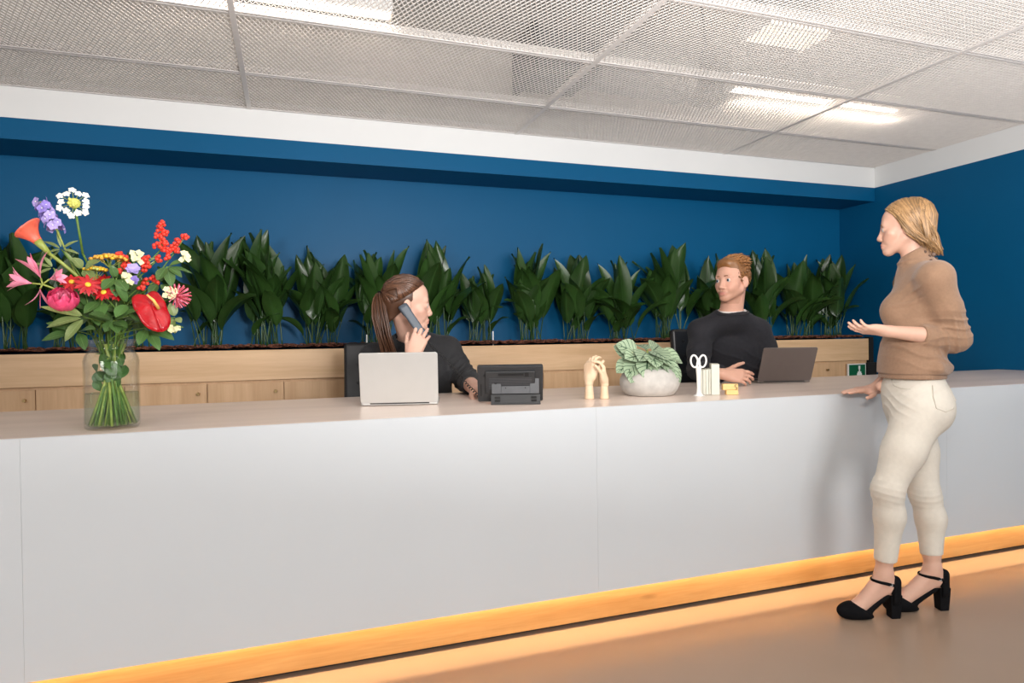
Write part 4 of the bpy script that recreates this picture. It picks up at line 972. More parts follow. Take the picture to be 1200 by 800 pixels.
def sdf_mesh(prims, res, disp=None, B=9):
    lo = np.min([q.c - q.r for q in prims if q.op > 0], axis=0) - 3 * res; hi = np.max([q.c + q.r for q in prims if q.op > 0], axis=0) + 3 * res
    nb = np.ceil((hi - lo) / (res * B)).astype(int); n = nb * B + 1
    D = np.full(n, 1.0, np.float32); bs = res * B; hd = bs * math.sqrt(3) / 2
    pc = np.array([q.c for q in prims]); pr = np.array([q.r for q in prims]); pk = np.array([q.k for q in prims])
    g = np.stack(np.meshgrid(*[np.arange(B + 1)] * 3, indexing='ij'), -1).reshape(-1, 3) * res
    for i in range(nb[0]):
        for j in range(nb[1]):
            cz = lo + np.stack([np.full(nb[2], (i + .5) * bs), np.full(nb[2], (j + .5) * bs), (np.arange(nb[2]) + .5) * bs], 1)
            near = np.linalg.norm(cz[:, None] - pc[None], axis=2) - pr < hd + pk * 0.6 + 0.004
            for k in np.nonzero(near.any(axis=1))[0]:
                sel = [prims[m] for m in np.nonzero(near[k])[0]]
                if not any(q.op > 0 for q in sel): continue
                dc = fold(sel, cz[k:k + 1])[0]
                sl = (slice(i * B, i * B + B + 1), slice(j * B, j * B + B + 1), slice(k * B, k * B + B + 1))
                if dc < -hd * 1.5: D[sl] = -1; continue
                if dc > hd * 1.3 + 0.004: continue
                p = g + (lo + np.array((i, j, k)) * bs); d = fold(sel, p)
                if disp is not None: d = d - disp(p)
                D[sl] = d.reshape(B + 1, B + 1, B + 1)
    S = D < 0
    cs = np.zeros(n - 1, np.int8)
    for a in (0, 1):
        for b in (0, 1):
            for c in (0, 1): cs += S[a:n[0] - 1 + a, b:n[1] - 1 + b, c:n[2] - 1 + c]
    act = np.argwhere((cs > 0) & (cs < 8)); idx = np.full(n - 1, -1, np.int32); idx[tuple(act.T)] = np.arange(len(act))
    off = np.array([(a, b, c) for a in (0, 1) for b in (0, 1) for c in (0, 1)])
    val = np.stack([D[act[:, 0] + o[0], act[:, 1] + o[1], act[:, 2] + o[2]] for o in off], 1).astype(np.float64)
    acc = np.zeros((len(act), 3)); cnt = np.zeros(len(act))
    for a in range(8):
        for b in range(a + 1, 8):
            if np.abs(off[a] - off[b]).sum() != 1: continue
            va, vb = val[:, a], val[:, b]; m = (va < 0) != (vb < 0)
            t = np.where(m, va / np.where(m, va - vb, 1), 0)
            acc[m] += (off[a] + t[:, None] * (off[b] - off[a]))[m]; cnt[m] += 1
    verts = lo + (act + acc / cnt[:, None]) * res
    quads = []
    for ax in range(3):
        u, w = (ax + 1) % 3, (ax + 2) % 3
        s0 = [slice(0, n[d] - 1) for d in range(3)]; s1 = list(s0); s1[ax] = slice(1, n[ax])
        A, Bq = S[tuple(s0)], S[tuple(s1)]
        for flip, mask in ((False, A & ~Bq), (True, ~A & Bq)):
            e = np.argwhere(mask); e = e[(e[:, u] > 0) & (e[:, w] > 0)]
            if not len(e): continue
            def cell(du, dw):
                q = e.copy(); q[:, u] -= du; q[:, w] -= dw; return idx[tuple(q.T)]
            Q = np.stack([cell(0, 0), cell(1, 0), cell(1, 1), cell(0, 1)], 1)
            quads.append(Q[:, ::-1] if flip else Q)
    return verts, np.concatenate(quads)
def sdf_obj(name, prims, m, parent, res=0.004, disp=None, col=None, smooth_iter=0):
    v, q = sdf_mesh(prims, res, disp); v = v - np.array(wloc(parent))
    me = bpy.data.meshes.new(name); me.vertices.add(len(v)); me.vertices.foreach_set('co', v.astype(np.float32).ravel())
    me.loops.add(len(q) * 4); me.loops.foreach_set('vertex_index', q.astype(np.int32).ravel())
    me.polygons.add(len(q)); me.polygons.foreach_set('loop_start', np.arange(len(q), dtype=np.int32) * 4)
    me.update(calc_edges=True); me.validate()
    me.polygons.foreach_set('use_smooth', np.ones(len(me.polygons), dtype=bool))
    if col is not None:
        a = me.color_attributes.new('Col', 'FLOAT_COLOR', 'POINT'); c = np.ones((len(v), 4), np.float32)
        c[:, :3] = col(v + np.array(wloc(parent))) if callable(col) else col; a.data.foreach_set('color', c.ravel())
    me.materials.append(m)
    o = link(name, me, parent)
    if smooth_iter:
        md = o.modifiers.new('smooth', 'SMOOTH'); md.iterations = smooth_iter; md.factor = 0.5
    return o
def nrm(v): v = np.array(v, float); return v / np.linalg.norm(v)
def basis(fwd, up=(0, 0, 1)):
    """columns: left, forward, up"""
    f = nrm(fwd); u = np.array(up, float); u = nrm(u - f * (u @ f)); l = np.cross(u, f); return np.stack([l, f, u], 1)

def head_prims(c, R, s=1.0, neck=None, female=True, ears=True):
    """c: middle of the head; R: columns left / face / crown"""
    c = np.array(c, float); W = lambda x, y, z: c + R @ (np.array((x, y, z)) * s)
    P = []; q = lambda *a, **k: P.append(Ell(*a, **k))
    j = 0.92 if female else 1.06
    q(W(0, -.014, .034), R, np.array((.073, .091, .082)) * s, k=.01)
    q(W(0, .026, .036), R, np.array((.063, .062, .062)) * s, k=.03)
    q(W(0, .036, -.028), R, np.array((.056 * j, .055, .070)) * s, k=.03)
    for e in (-1, 1):
        P.append(Cone(W(e * .050 * j, .004, -.052), W(e * .014, .068, -.093), .019 * s, .018 * s, k=.028))
        P.append(Cone(W(e * .046, .052, -.026), W(e * .030, .066, -.046), .021 * s, .019 * s, k=.022))
    q(W(0, .074, -.097), R, np.array((.021 * j, .018, .017)) * s, k=.016)
    P.append(Cone(W(-.038, .074, .019), W(.038, .074, .019), .0115 * s, .0115 * s, k=.02))
    for e in (-1, 1):
        P.append(Cone(W(e * .031, .101, -.002), W(e * .036, .099, -.002), .014 * s, .012 * s, k=.014, op=-1))
        q(W(e * .0325, .0745, -.002), R, np.array((.0155, .0145, .0118)) * s, k=.004)
    P.append(Cone(W(0, .086, .010), W(0, .101, -.034), .0068 * s, .0115 * s, k=.012))
    q(W(0, .1015, -.038), R, np.array((.0120, .0108, .0098)) * s, k=.008)
    for e in (-1, 1): q(W(e * .0125, .096, -.042), R, np.array((.0082, .0095, .0078)) * s, k=.006)
    q(W(0, .083, -.068), R, np.array((.026, .016, .017)) * s, k=.010)
    P.append(Cone(W(-.019, .0885, -.068), W(.019, .0885, -.068), .0045 * s, .0045 * s, k=.005)); P.append(Cone(W(-.006, .0955, -.0665), W(.006, .0955, -.0665), .0052 * s, .0052 * s, k=.006))
    P.append(Cone(W(-.012, .0925, -.0775), W(.012, .0925, -.0775), .0062 * s, .0062 * s, k=.006))
    P.append(Cone(W(-.018, .1005, -.0722), W(.018, .1005, -.0722), .0022 * s, .0022 * s, k=.004, op=-1))
    if ears:
        for e in (-1, 1):
            Re = R @ np.array(((math.cos(e * .35), -math.sin(e * .35), 0), (math.sin(e * .35), math.cos(e * .35), 0), (0, 0, 1)))
            q(W(e * .0765, -.008, -.012), Re, np.array((.0085, .019, .031)) * s, k=.006)
            q(W(e * .0845, -.004, -.008), Re, np.array((.005, .010, .017)) * s, k=.004, op=-1)
    if neck is not None:
        nk = np.array(neck, float); t = .047 if female else .058
        P.append(Cone(W(0, -.018, -.045), nk, t * s, (t + .004) * s, k=.022))
    return P
def head_col(c, R, s, skin, lip, beard=None):
    def f(p):
        q = (p - np.array(c)) @ R / s; col = np.tile(np.array(skin), (len(p), 1))
        def mixin(w, k):
            w = w[:, None]; col[:] = col * (1 - w) + np.array(k) * w
        near = (np.linalg.norm(q, axis=1) < .17).astype(float)
        mixin(near * np.exp(-(((np.abs(q[:, 0]) - .042) / .02) ** 2 + ((q[:, 2] + .035) / .022) ** 2)) * .35 * (q[:, 1] > .03), (skin[0] * .95, skin[1] * .68, skin[2] * .62))
        if beard: mixin(near * np.clip((-.045 - q[:, 2]) / .02, 0, 1) * (q[:, 1] > -.01) * (q[:, 2] > -.125) * .45, beard)
        mixin(near * np.exp(-((q[:, 0] / .021) ** 4 + ((q[:, 2] + .0725) / .0095) ** 4)) * (q[:, 1] > .078) * .8, lip)
        return col
    return f
def face_bits(parent, c, R, s, brow, iris):
    c = np.array(c, float); W = lambda x, y, z: Vector(c + R @ (np.array((x, y, z)) * s))
    for e in (-1, 1):
        mb = MB(); cc = W(e * .0325, .0768, -.002); f = Vector(R[:, 1])
        mb.lathe([(0, 0)] + [(.0122 * s * math.sin(a), .0122 * s * (1 - math.cos(a))) for a in [math.pi * k / 12 for k in range(1, 13)]], cc + f * (.0135 * s), 16, -f)
        o = mb.build('eye', M['eye'], parent, smooth=True)
        me = o.data; a = me.color_attributes.new('Col', 'FLOAT_COLOR', 'POINT'); colr = []
        for i in range(len(me.vertices)):
            k = i // 16
            colr += ([.006, .006, .006, 1] if k <= 1 else list(iris) + [1] if k <= 2 else [.60, .57, .54, 1])
        a.data.foreach_set('color', colr)
        MB().tube([W(e * .014, .0925, .0205), W(e * .028, .0905, .0225), W(e * .046, .078, .0165)], [.0030 * s, .0034 * s, .0016 * s], 6).build('eyebrow', brow, parent, smooth=True)
def hand_prims(wrist, d, n, s, side, curl=(.3, .35, .4, .45), thumb=(.7, .3), spread=.06, k=.006):
    """d: towards the fingers; n: back of the hand; side +1: thumb to the left of d seen from the back"""
    wrist = np.array(wrist, float); d = nrm(d); n = np.array(n, float); n = nrm(n - d * (n @ d)); l = np.cross(n, d) * side     # l: towards the thumb
    P = []
    W = lambda a, b, c: wrist + (d * a + l * b + n * c) * s
    P.append(Cone(W(-.02, 0, 0), W(.012, 0, 0), .025 * s, .025 * s, k=.012))
    for b, a in ((.030, .088), (.010, .092), (-.010, .088), (-.028, .078)):
        P.append(Cone(W(.008, b * .55, 0), W(a, b, .001), .0150 * s, .0115 * s, k=.014))
    P.append(Ell(W(.035, .026, -.010), np.stack([d, l, n], 1), np.array((.034, .017, .015)) * s, k=.012))
    P.append(Ell(W(.042, -.022, -.008), np.stack([d, l, n], 1), np.array((.034, .014, .013)) * s, k=.012))
    for f, (b, a, L_, r0) in enumerate(((.030, .088, .071, .0094), (.010, .092, .079, .0096), (-.010, .088, .073, .0092), (-.028, .078, .057, .0080))):
        p = W(a, b, 0); ang = 0; cu = curl[f]; sp = spread * (1.5 - f)
        for seg, fr_ in ((0, .47), (1, .30), (2, .23)):
            ang += cu * (0.9, 1.15, .8)[seg]
            dd = (d * math.cos(ang) - n * math.sin(ang)); dd = nrm(dd + l * sp * math.cos(ang))
            q = p + dd * (L_ * fr_ * s); P.append(Cone(p, q, r0 * (1 - .09 * seg) * s, r0 * (1 - .09 * (seg + 1)) * s, k=.004 if seg else k)); p = q
    p = W(.018, .026, -.008); out, cu = thumb; ang = 0
    for seg, L_ in ((0, .044), (1, .034), (2, .027)):
        dd = nrm(d * math.cos(out) + l * math.sin(out) - n * (.25 + cu * seg)); out -= .18
        q = p + dd * (L_ * s); P.append(Cone(p, q, (.0135, .0108, .0098)[seg] * s, (.0110, .0100, .0082)[seg] * s, k=.010 if seg == 0 else .004)); p = q
    return P
def strand_tubes(mb, curves, r0, r1, col, n=5, var=.25, rnd=None):
    for cv in curves:
        m = len(cv); f = 1 + rnd.uniform(-var, var)
        rs = [r0 + (r1 - r0) * (i / (m - 1)) ** 2 for i in range(m)]; rs[0] *= .5
        mb.tube(cv, rs, n, col=tuple(min(1, x * f) for x in col))
def skull_pt(c, R, s, v, g=1.0):
    """point of the hair surface in direction v (head frame)"""
    v = nrm(v); ax = np.array((.0765, .096, .088)) * g; t = 1 / np.linalg.norm(v / ax)
    return np.array(c) + R @ ((np.array((0, -.012, .033)) + v * t) * s)

def ray_hit(prims, u, v, y0=1.4, y1=2.6):
    """first point of a shape on the line of sight through (u, v)"""
    ys = np.linspace(y0, y1, 900); p = np.array([at(u, v, 1.0)]) ; p = np.array((0, 0, CAM_H)) + (p - np.array((0, 0, CAM_H))) * ys[:, None]
    d = fold(prims, p); i = int(np.argmax(d < 0)); return p[i]
def push_out(c, R, s, p, g):
    """lift a hair point that has sunk into the skull back to the hair surface"""
    q = (R.T @ (np.array(p) - np.array(c))) / s - np.array((0, -.012, .033)); n_ = np.linalg.norm(q / (np.array((.0765, .096, .088)) * g))
    return np.array(c) + R @ ((np.array((0, -.012, .033)) + q / min(1, n_)) * s)
# ------------------------------------------------------------------ artist's wooden hands
def wooden_hand(u, v, y_off, height, d_tilt, side, label):
    b = atz(u, v, Z_TOP); c = np.array((b.x, b.y + y_off, ZT)); s = height / 0.30
    r = empty('wooden_hand', c, label, 'ornament', "artist's wooden hands on the worktop")
    MB().lathe([(.030 * s, 0), (.030 * s, .004), (.026 * s, .05 * s), (.023 * s, .098 * s), (.018 * s, .106 * s), (0, .107 * s)], c, 24).build('forearm', M['maple'], r, smooth=True)
    d = nrm((d_tilt, 0.05, 1)); n = nrm((-side, -.35, .1))
    sdf_obj('hand', hand_prims(c + np.array((0, 0, .118 * s)), d, n, s * 1.08, -side, curl=(.55, .6, .62, .66), thumb=(.5, .25)), M['maple'], r, 0.0026)
wooden_hand(694, 468, 0.03, 0.225, .06, 1, "left larger wooden artist's hand curling its fingers to the right")
wooden_hand(712, 468, 0.03, 0.205, -.10, -1, "right smaller wooden artist's hand leaning to the left against the other")
# ------------------------------------------------------------------ the standing woman
SKIN = (0.66, 0.40, 0.30); LIP = (0.52, 0.17, 0.15)
F_ = nrm((-.80, .60, 0)); L_ = np.array((-F_[1], F_[0], 0)); U_ = np.array((0, 0, 1.)); RB = np.stack([L_, F_, U_], 1)
pw = empty('person', (2.50, 2.04, 0), 'standing blonde woman in tan sweater, cream jeans and black heels at the counter', 'person')
A = lambda *a: np.array(at(*a))
PEL = V3(2.545, 2.06, .90); CH = V3(2.590, 2.075, 1.29); NK = V3(2.605, 2.09, 1.475); HD = V3(2.578, 2.120, 1.655)
RH = basis((-.60, .80, -.05))
FT = nrm((-.64, .77, 0)); LT = np.array((-FT[1], FT[0], 0)); RT = np.stack([LT, FT, U_], 1)
shL = CH + LT * .165 - FT * .058 + U_ * .122; shR = CH - LT * .155 - FT * .03 + U_ * .125
elL = A(1120, 397, 1.915); wrL = A(1041, 388, 1.99)
elR = V3(2.85, 2.24, 1.15); wrR = np.array(atz(1030, 452, .955)) + V3(.005, -.01, 0)
hipL = PEL + L_ * .085 - U_ * .04; hipR = PEL - L_ * .085 - U_ * .04
knL = A(1040, 574, 2.015); anL = A(1036, 668, 2.035); knR = A(1084, 580, 2.055); anR = A(1093, 662, 2.02)
ftL = nrm((-.95, .32, 0)); ftR = nrm((-.95, .30, 0))
toeL = anL + ftL * .115; toeL[2] = .046; toeR = anR + ftR * .135; toeR[2] = .046
body = []
body += [Ell(PEL - U_ * .01, RB, (.155, .105, .12), k=.04), Ell(PEL + U_ * .15 + F_ * .005, RB, (.118, .088, .13), k=.05), Ell(CH - FT * .005, RT, (.138, .098, .165), k=.05),
         Cone(shL, NK - U_ * .03, .042, .055, k=.04), Cone(shR, NK - U_ * .03, .042, .055, k=.04)]
for e in (-1, 1): body.append(Ell(PEL + L_ * (e * .07) - F_ * .055 - U_ * .04, RB, (.075, .075, .085), k=.04))
for sh, el, wr in ((shL, elL, wrL), (shR, elR, wrR)):
    body += [Cone(sh, sh + (el - sh) * .45, .045, .041, k=.03), Cone(sh + (el - sh) * .45, el, .041, .034, k=.02), Cone(el, el + (wr - el) * .3, .036, .038, k=.02), Cone(el + (wr - el) * .3, wr, .038, .0235, k=.02)]
for hp, kn, an, toe, ft in ((hipL, knL, anL, toeL, ftL), (hipR, knR, anR, toeR, ftR)):
    body += [Cone(hp, hp + (kn - hp) * .5, .082, .066, k=.04), Cone(hp + (kn - hp) * .5, kn, .066, .050, k=.03), Cone(kn, kn + (an - kn) * .32 - ft * .012, .050, .050, k=.03), Cone(kn + (an - kn) * .32 - ft * .012, an + (kn - an) * .18, .050, .033, k=.03), Cone(an + (kn - an) * .18, an, .033, .032, k=.02)]
    heel = an - ft * .034; heel[2] = .118
    body += [Cone(an - U_ * .01, heel, .030, .027, k=.02), Cone(an + ft * .012 - U_ * .035, toe + ft * -.02 + U_ * .018, .029, .027, k=.025), Cone(heel + ft * .03, toe, .022, .024, k=.02), Cone(toe, toe + ft * .05, .024, .016, k=.02)]
dL = nrm(A(1003, 384, 2.05) - A(1040, 387, 1.99))
body += hand_prims(wrL + dL * .012, dL, (-.25, -.30, -.90), .84, 1, curl=(.20, .27, .34, .42), thumb=(.22, .02), spread=.02)
dR = nrm(np.array(atz(985, 456, .915)) - np.array(atz(1022, 455, .915)))
hR0 = np.array(atz(1024, 456, .930)) + V3(.02, .012, 0)
wrR = hR0 - dR * .01 + V3(0, 0, .012)
body += [Cone(elR, elR + (wrR - elR) * .3, .036, .038, k=.02), Cone(elR + (wrR - elR) * .3, wrR, .038, .025, k=.02)]
body += hand_prims(hR0, dR + V3(0, 0, -.04), (0, 0, 1), .98, 1, curl=(.05, .05, .05, .06), thumb=(.75, -.06), spread=.05)
body += head_prims(HD, RH, 1.0, NK - V3(0, 0, .01) + F_ * .004, True)
sdf_obj('body', body, M['skin'], pw, 0.004, col=head_col(HD, RH, 1.0, SKIN, LIP))
face_bits(pw, HD, RH, 1.0, mat('blonde_brow', (.25, .15, .07), rough=.7), (.12, .18, .24))

# sweater: torso, sleeves, roll collar, ribbed hem and cuffs
def wr_noise(p, f, seed):
    return np.sin(p[:, 0] * f[0] + np.sin(p[:, 2] * 9 + seed) * 1.3 + seed) * np.sin(p[:, 2] * f[2] + np.sin(p[:, 1] * 11 + seed) * 1.2 + p[:, 0] * 6)
hem = PEL + U_ * .115
tors = [Ell(PEL + U_ * .10 + F_ * .01, RB, (.170, .128, .13), k=.03), Ell(PEL + U_ * .20 + F_ * .006, RB, (.156, .122, .15), k=.05), Ell(CH - FT * .006, RT, (.160, .122, .175), k=.06),
        Cone(shL + U_ * .006, NK - U_ * .045 - FT * .02, .062, .074, k=.06), Cone(CH - FT * .05 + U_ * .10, NK - U_ * .05 - FT * .035, .085, .060, k=.05), Cone(shR + U_ * .004, NK - U_ * .035, .056, .066, k=.05)]
for e in (-1, 1): tors.append(Ell(CH + LT * (e * .070) + FT * .085 - U_ * .005, RT, (.066, .060, .066), k=.045))
tors.append(Cone(PEL + U_ * .145 + L_ * .15 - F_ * .05, PEL + U_ * .140 - F_ * .12 + L_ * .02, .022, .022, k=.03))
sweater = [Grp(tors, [((0, 0, -1), hem)], k=.01, kc=.006)]
cuff = elL + (wrL - elL) * .50
sl = [Cone(shL, shL + (elL - shL) * .5, .066, .062, k=.05), Cone(shL + (elL - shL) * .5, elL, .062, .052, k=.02), Cone(elL, cuff + (wrL - elL) * .1, .052, .040, k=.025)]
sweater.append(Grp(sl[:2] + sl[3:], k=.034)); sweater.append(Grp([sl[2]], [(nrm(wrL - elL), cuff)], k=.025, kc=.006))
cuffR = elR + (wrR - elR) * .62
sweater.append(Cone(shR, elR, .064, .052, k=.03)); sweater.append(Grp([Cone(elR, cuffR + (wrR - elR) * .1, .052, .038, k=.025)], [(nrm(wrR - elR), cuffR)], k=.03, kc=.006))
cdir = nrm(HD - NK + F_ * -.035)
ctil = nrm(cdir + FT * .45)
sweater.append(Grp([Cone(NK - cdir * .035, NK + cdir * .11, .068, .058, k=.02)], [(ctil, NK + cdir * .074)], k=.03, kc=.008))
sweater.append(Ell(NK + cdir * .022, basis(F_, cdir), (.074, .074, .010), k=.012))
def ridges(p, c, ax, sd, period, wid, fall, amp, slope=.35, seed=0.):
    """a few soft folds running round a limb near c: crests spaced `period` along ax"""
    q = p - c; t = q @ nrm(ax); sx = q @ nrm(sd); w_ = np.exp(-(t / wid) ** 2 - (np.linalg.norm(q - t[:, None] * nrm(ax), axis=1) / fall) ** 4)
    ph = (t + slope * sx + .006 * np.sin(sx * 40 + seed)) / period * 2 * np.pi
    return amp * w_ * (np.exp(2.2 * (np.cos(ph) - 1)) - .3)
def sweater_folds(p):
    d = .0016 * wr_noise(p, (16, 0, 22), 1.0)
    d = d + ridges(p, shL + (elL - shL) * .78, elL - shL, F_, .034, .060, .12, .0075, .30) + ridges(p, elL + (wrL - elL) * .14 + U_ * .02, wrL - elL, U_, .036, .06, .10, .0060, -.5)
    d = d + ridges(p, PEL + U_ * .20 + L_ * .10, nrm(U_ - F_ * .45), F_, .048, .060, .16, .0060, .1, 1.) + ridges(p, CH + U_ * .03 + L_ * .10 + F_ * .06, nrm(U_ + F_ * .25), F_, .055, .045, .09, .0055, .1, 2.)
    d = d + ridges(p, shL - U_ * .04 + F_ * .07, nrm(F_ + U_ * .4), U_, .036, .035, .08, .0055, .3, 1.)
    return d
sdf_obj('sweater', sweater, M['sweater'], pw, 0.004, disp=sweater_folds)
sdf_obj('hem_band', [Grp([Ell(PEL + U_ * .10 + F_ * .008, RB, (.166, .124, .13), k=.02)], [((0, 0, 1), hem + U_ * .030), ((0, 0, -1), hem - U_ * .018)], kc=.005)], M['sweater'], pw, 0.005, disp=lambda p: .0012 * np.sin(np.arctan2(p[:, 1] - PEL[1], p[:, 0] - PEL[0]) * 90))
fx = nrm(wrL - elL)
sdf_obj('cuff_band', [Grp([Cone(cuff - fx * .06, cuff + fx * .05, .0425, .0395)], [(fx, cuff + fx * .006), (-fx, cuff - fx * .045)], kc=.003)], M['sweater'], pw, 0.0035)
BTN = mat('brown_button', (.07, .032, .015), rough=.6)
for k, (u, v) in enumerate(((1084, 295), (1089, 300), (1094, 298), (1097, 303), (1091, 305))):
    c_ = ray_hit(sweater, u, v); n_ = nrm(V3(0, 0, CAM_H + .3) - c_)
    MB().lathe([(.0066, -.003), (.0066, .0022), (.0050, .0034), (0, .0030)], Vector(c_), 12, Vector(n_)).build('button', BTN, pw, smooth=True)
# jeans
def leg(hp, kn, an, ft, hemz):
    calf = kn + (an - kn) * .32 - ft * .014
    e = an + (kn - an) * ((hemz - an[2]) / (kn[2] - an[2]))
    q = [Cone(hp, hp + (kn - hp) * .5, .098, .080, k=.05), Cone(hp + (kn - hp) * .5, kn,   .080, .0575, k=.03), Cone(kn, calf, .0575, .0555, k=.03), Cone(calf, e - U_ * .03, .0555, .041, k=.03)]
    return Grp(q, [(nrm(an - kn), e)], k=.03, kc=.005)
hemL_, hemR_ = A(1036, 656, 2.03)[2], A(1093, 650, 2.02)[2]
pants = [Grp([Ell(PEL - U_ * .005, RB, (.165, .116, .125), k=.04), Ell(PEL + U_ * .06, RB, (.152, .112, .12), k=.05)] + [Ell(PEL + L_ * (e * .075) - F_ * .050 - U_ * .035, RB, (.085, .080, .095), k=.045) for e in (-1, 1)], [((0, 0, 1), PEL + U_ * .145)], k=.03)]
pants += [leg(hipL, knL, anL, ftL, hemL_), leg(hipR, knR, anR, ftR, hemR_)]
pants[-1].k = .022
def jean_folds(p):
    d = .0010 * wr_noise(p, (22, 0, 34), 2.0)
    for kn, hp, an in ((knL, hipL, anL), (knR, hipR, anR)): d = d + ridges(p, kn - U_ * .012, hp - an, L_, .024, .045, .10, .0022, .12, kn[0] * 9)
    d = d + ridges(p, hipL + F_ * .10 + U_ * .03, nrm(U_ * .8 - F_ * .5), L_, .034, .05, .10, .0045, .2) + ridges(p, PEL + L_ * .12 + F_ * .05 + U_ * .06, nrm(U_ + F_ * .3), F_, .045, .05, .12, .0035, .2)
    return d
sdf_obj('jeans', pants, M['trousers'], pw, 0.004, disp=jean_folds)
SEAM = mat('cream_stitch', (.56, .51, .43), rough=.8)
def hip_line(pts, name):                                            # a seam laid on the hip: (angle from front towards her left, height) pairs
    q = []
    for a, z in pts:
        o_ = PEL + U_ * z; dct = F_ * math.cos(a) + L_ * math.sin(a); t = .05 + np.arange(140) * .0015
        dd = fold(pants, o_ + t[:, None] * dct); q.append(Vector(o_ + dct * (t[np.argmax(dd > 0)] + .0006)))
    MB().tube(q, .0021, 5).build(name, SEAM, pw, smooth=True)
hip_line([(1.75, .075), (1.72, .03), (1.75, -.015), (1.95, -.030), (2.2, -.02), (2.5, .01), (2.5, .075)], 'back_pocket_seam')
hip_line([(.55, .105), (.62, .085), (.78, .068), (1.0, .060), (1.25, .058)], 'front_pocket_seam')
hip_line([(.3, .10), (.7, .098), (1.1, .094), (1.6, .092), (2.1, .096), (2.6, .10)], 'waistband_seam')
def on_hip(a, z, rr_=1.0):                                                                     # seam points just proud of the hip surface
    dct = F_ * math.cos(a) + L_ * math.sin(a); return PEL + dct * np.linalg.norm(V3(.116 * math.cos(a), .165 * math.sin(a), 0)) * rr_ + U_ * z
# shoes
for an, ft, toe in ((anL, ftL, toeL), (anR, ftR, toeR)):
    Rf = basis(ft); tz = toe.copy(); tz[2] = 0; hl = an - ft * .038; hl[2] = 0
    sh_ = []
    sh_.append(Grp([Ell(tz + ft * .012 + U_ * .032, Rf, (.039, .072, .040), k=.01), Ell(tz - ft * .035 + U_ * .036, Rf, (.037, .055, .040), k=.02)], [((0, 0, -1), tz), (nrm(U_ * .62 - ft * .42), tz + ft * .016 + U_ * .068), (-ft, tz - ft * .060)], k=.01, kc=.006))
    sh_.append(Cone(tz - ft * .045 + U_ * .040, hl + ft * .035 + U_ * .098, .017, .015, k=.015)); sh_.append(Cone(tz - ft * .045 + U_ * .040 + Rf[:, 0] * .014, hl + ft * .035 + U_ * .098, .014, .014, k=.015)); sh_.append(Cone(tz - ft * .045 + U_ * .040 - Rf[:, 0] * .014, hl + ft * .035 + U_ * .098, .014, .014, k=.015))
    up_ = Grp([Cone(hl + U_ * .085 + ft * .008, hl + U_ * .150 - ft * .000, .036, .030, k=.01)], [(ft, hl + ft * .016 + U_ * .1), ((0, 0, 1), hl + U_ * .172)], kc=.004)
    sh_.append(up_)
    sh_.append(Grp([Cone(an - ft * .002 - U_ * .065, an - ft * .004 + U_ * .02, .031, .0335)], (), op=-1, k=.004))
    so = sdf_obj('shoe', sh_, M['suede'], pw, 0.003)
    MBh = MB(); 
    hx = [Vector(hl + ft * a + Rf[:, 0] * b + U_ * z) for z, k in ((0, .8), (.10, 1.0)) for a, b in ((.024 * k, .026 * k), (.024 * k, -.026 * k), (-.026 * k, -.024 * k), (-.026 * k, .024 * k))]
    MBh.add(hx, [(0, 1, 2, 3), (7, 6, 5, 4), (0, 4, 5, 1), (1, 5, 6, 2), (2, 6, 7, 3), (3, 7, 4, 0)]).build('heel', M['suede'], so, bevel=.004)
    ring = []; Sd = Rf[:, 0]
    for k in range(33):
        a = 2 * math.pi * k / 32; dct = ft * math.cos(a) + Sd * math.sin(a); o_ = an - ft * .004 - U_ * (.048 - .010 * math.cos(a)); t = np.arange(120) * .0006 + .012
        dd = fold(body, o_ + t[:, None] * dct); ring.append(Vector(o_ + dct * (t[np.argmax(dd > 0)] + .0012)))
    MB().tube(ring, .0026, 8, cap=False, flat=2.6).build('ankle_strap', M['suede'], so, smooth=True)
    for sgn in (-1, 1): MB().tube([ring[8 + 4 if sgn > 0 else 24 - 4] * 1.0, Vector(an - ft * .030 + Rf[:, 0] * (sgn * .029) - U_ * .065), Vector(hl + ft * .020 + Rf[:, 0] * (sgn * .028) + U_ * .105)], .006, 6).build('side_strap', M['suede'], so, smooth=True)
    MB().box(-.006, .006, -.002, .002, -.006, .006, Matrix.Translation(ring[9]) @ rot_frame((0, 0, 0), ft)).build('buckle', M['steel'], so)
# hair: parted on top, falling straight to the shoulders
hr_ = random.Random(3); mb = MB(); HC = (.35, .20, .088)
W = lambda x, y, z: HD + RH @ np.array((x, y, z))
for e in (1, -1):
    for k in range(330):
        t = (k + hr_.random()) / 330                                  # along the parting, front to crown
        y0 = .128 - .215 * t; start = skull_pt(HD, RH, 1, (e * .006, y0, .088 - .25 * max(0, t - .75)), 1.03)
        g = 1.035 + .075 * hr_.random()
        side = skull_pt(HD, RH, 1, (e * .085, .060 - .145 * t, .030 + hr_.uniform(-.01, .01)), g)
        back = W(e * (.088 - .070 * t) + hr_.uniform(-.006, .006), -.012 - .098 * t + hr_.uniform(-.010, .010), -.030 - .025 * t + hr_.uniform(-.015, .015))
        end = W(e * (.070 - .055 * t) + hr_.uniform(-.014, .014), -.060 - .056 * t + hr_.uniform(-.018, .018), -.066 - .058 * t + hr_.uniform(-.020, .010))
        pts = [start]
        q1 = skull_pt(HD, RH, 1, (e * .055, y0 * .85 + .004, .078), g)
        for p_ in bez(start, q1, side, 4)[1:]: pts.append(np.array(p_))
        for p_ in bez(side, side * .45 + back * .55 + RH[:, 0] * (e * .018), back, 3)[1:]: pts.append(np.array(p_))
        pts.append((back + end) / 2 + hr_.uniform(-.003, .003)); pts.append(end)
        pts = [push_out(HD, RH, 1, p_, g) for p_ in pts]
        strand_tubes(mb, [pts], .0052, .0014, HC, 4, .45, hr_)
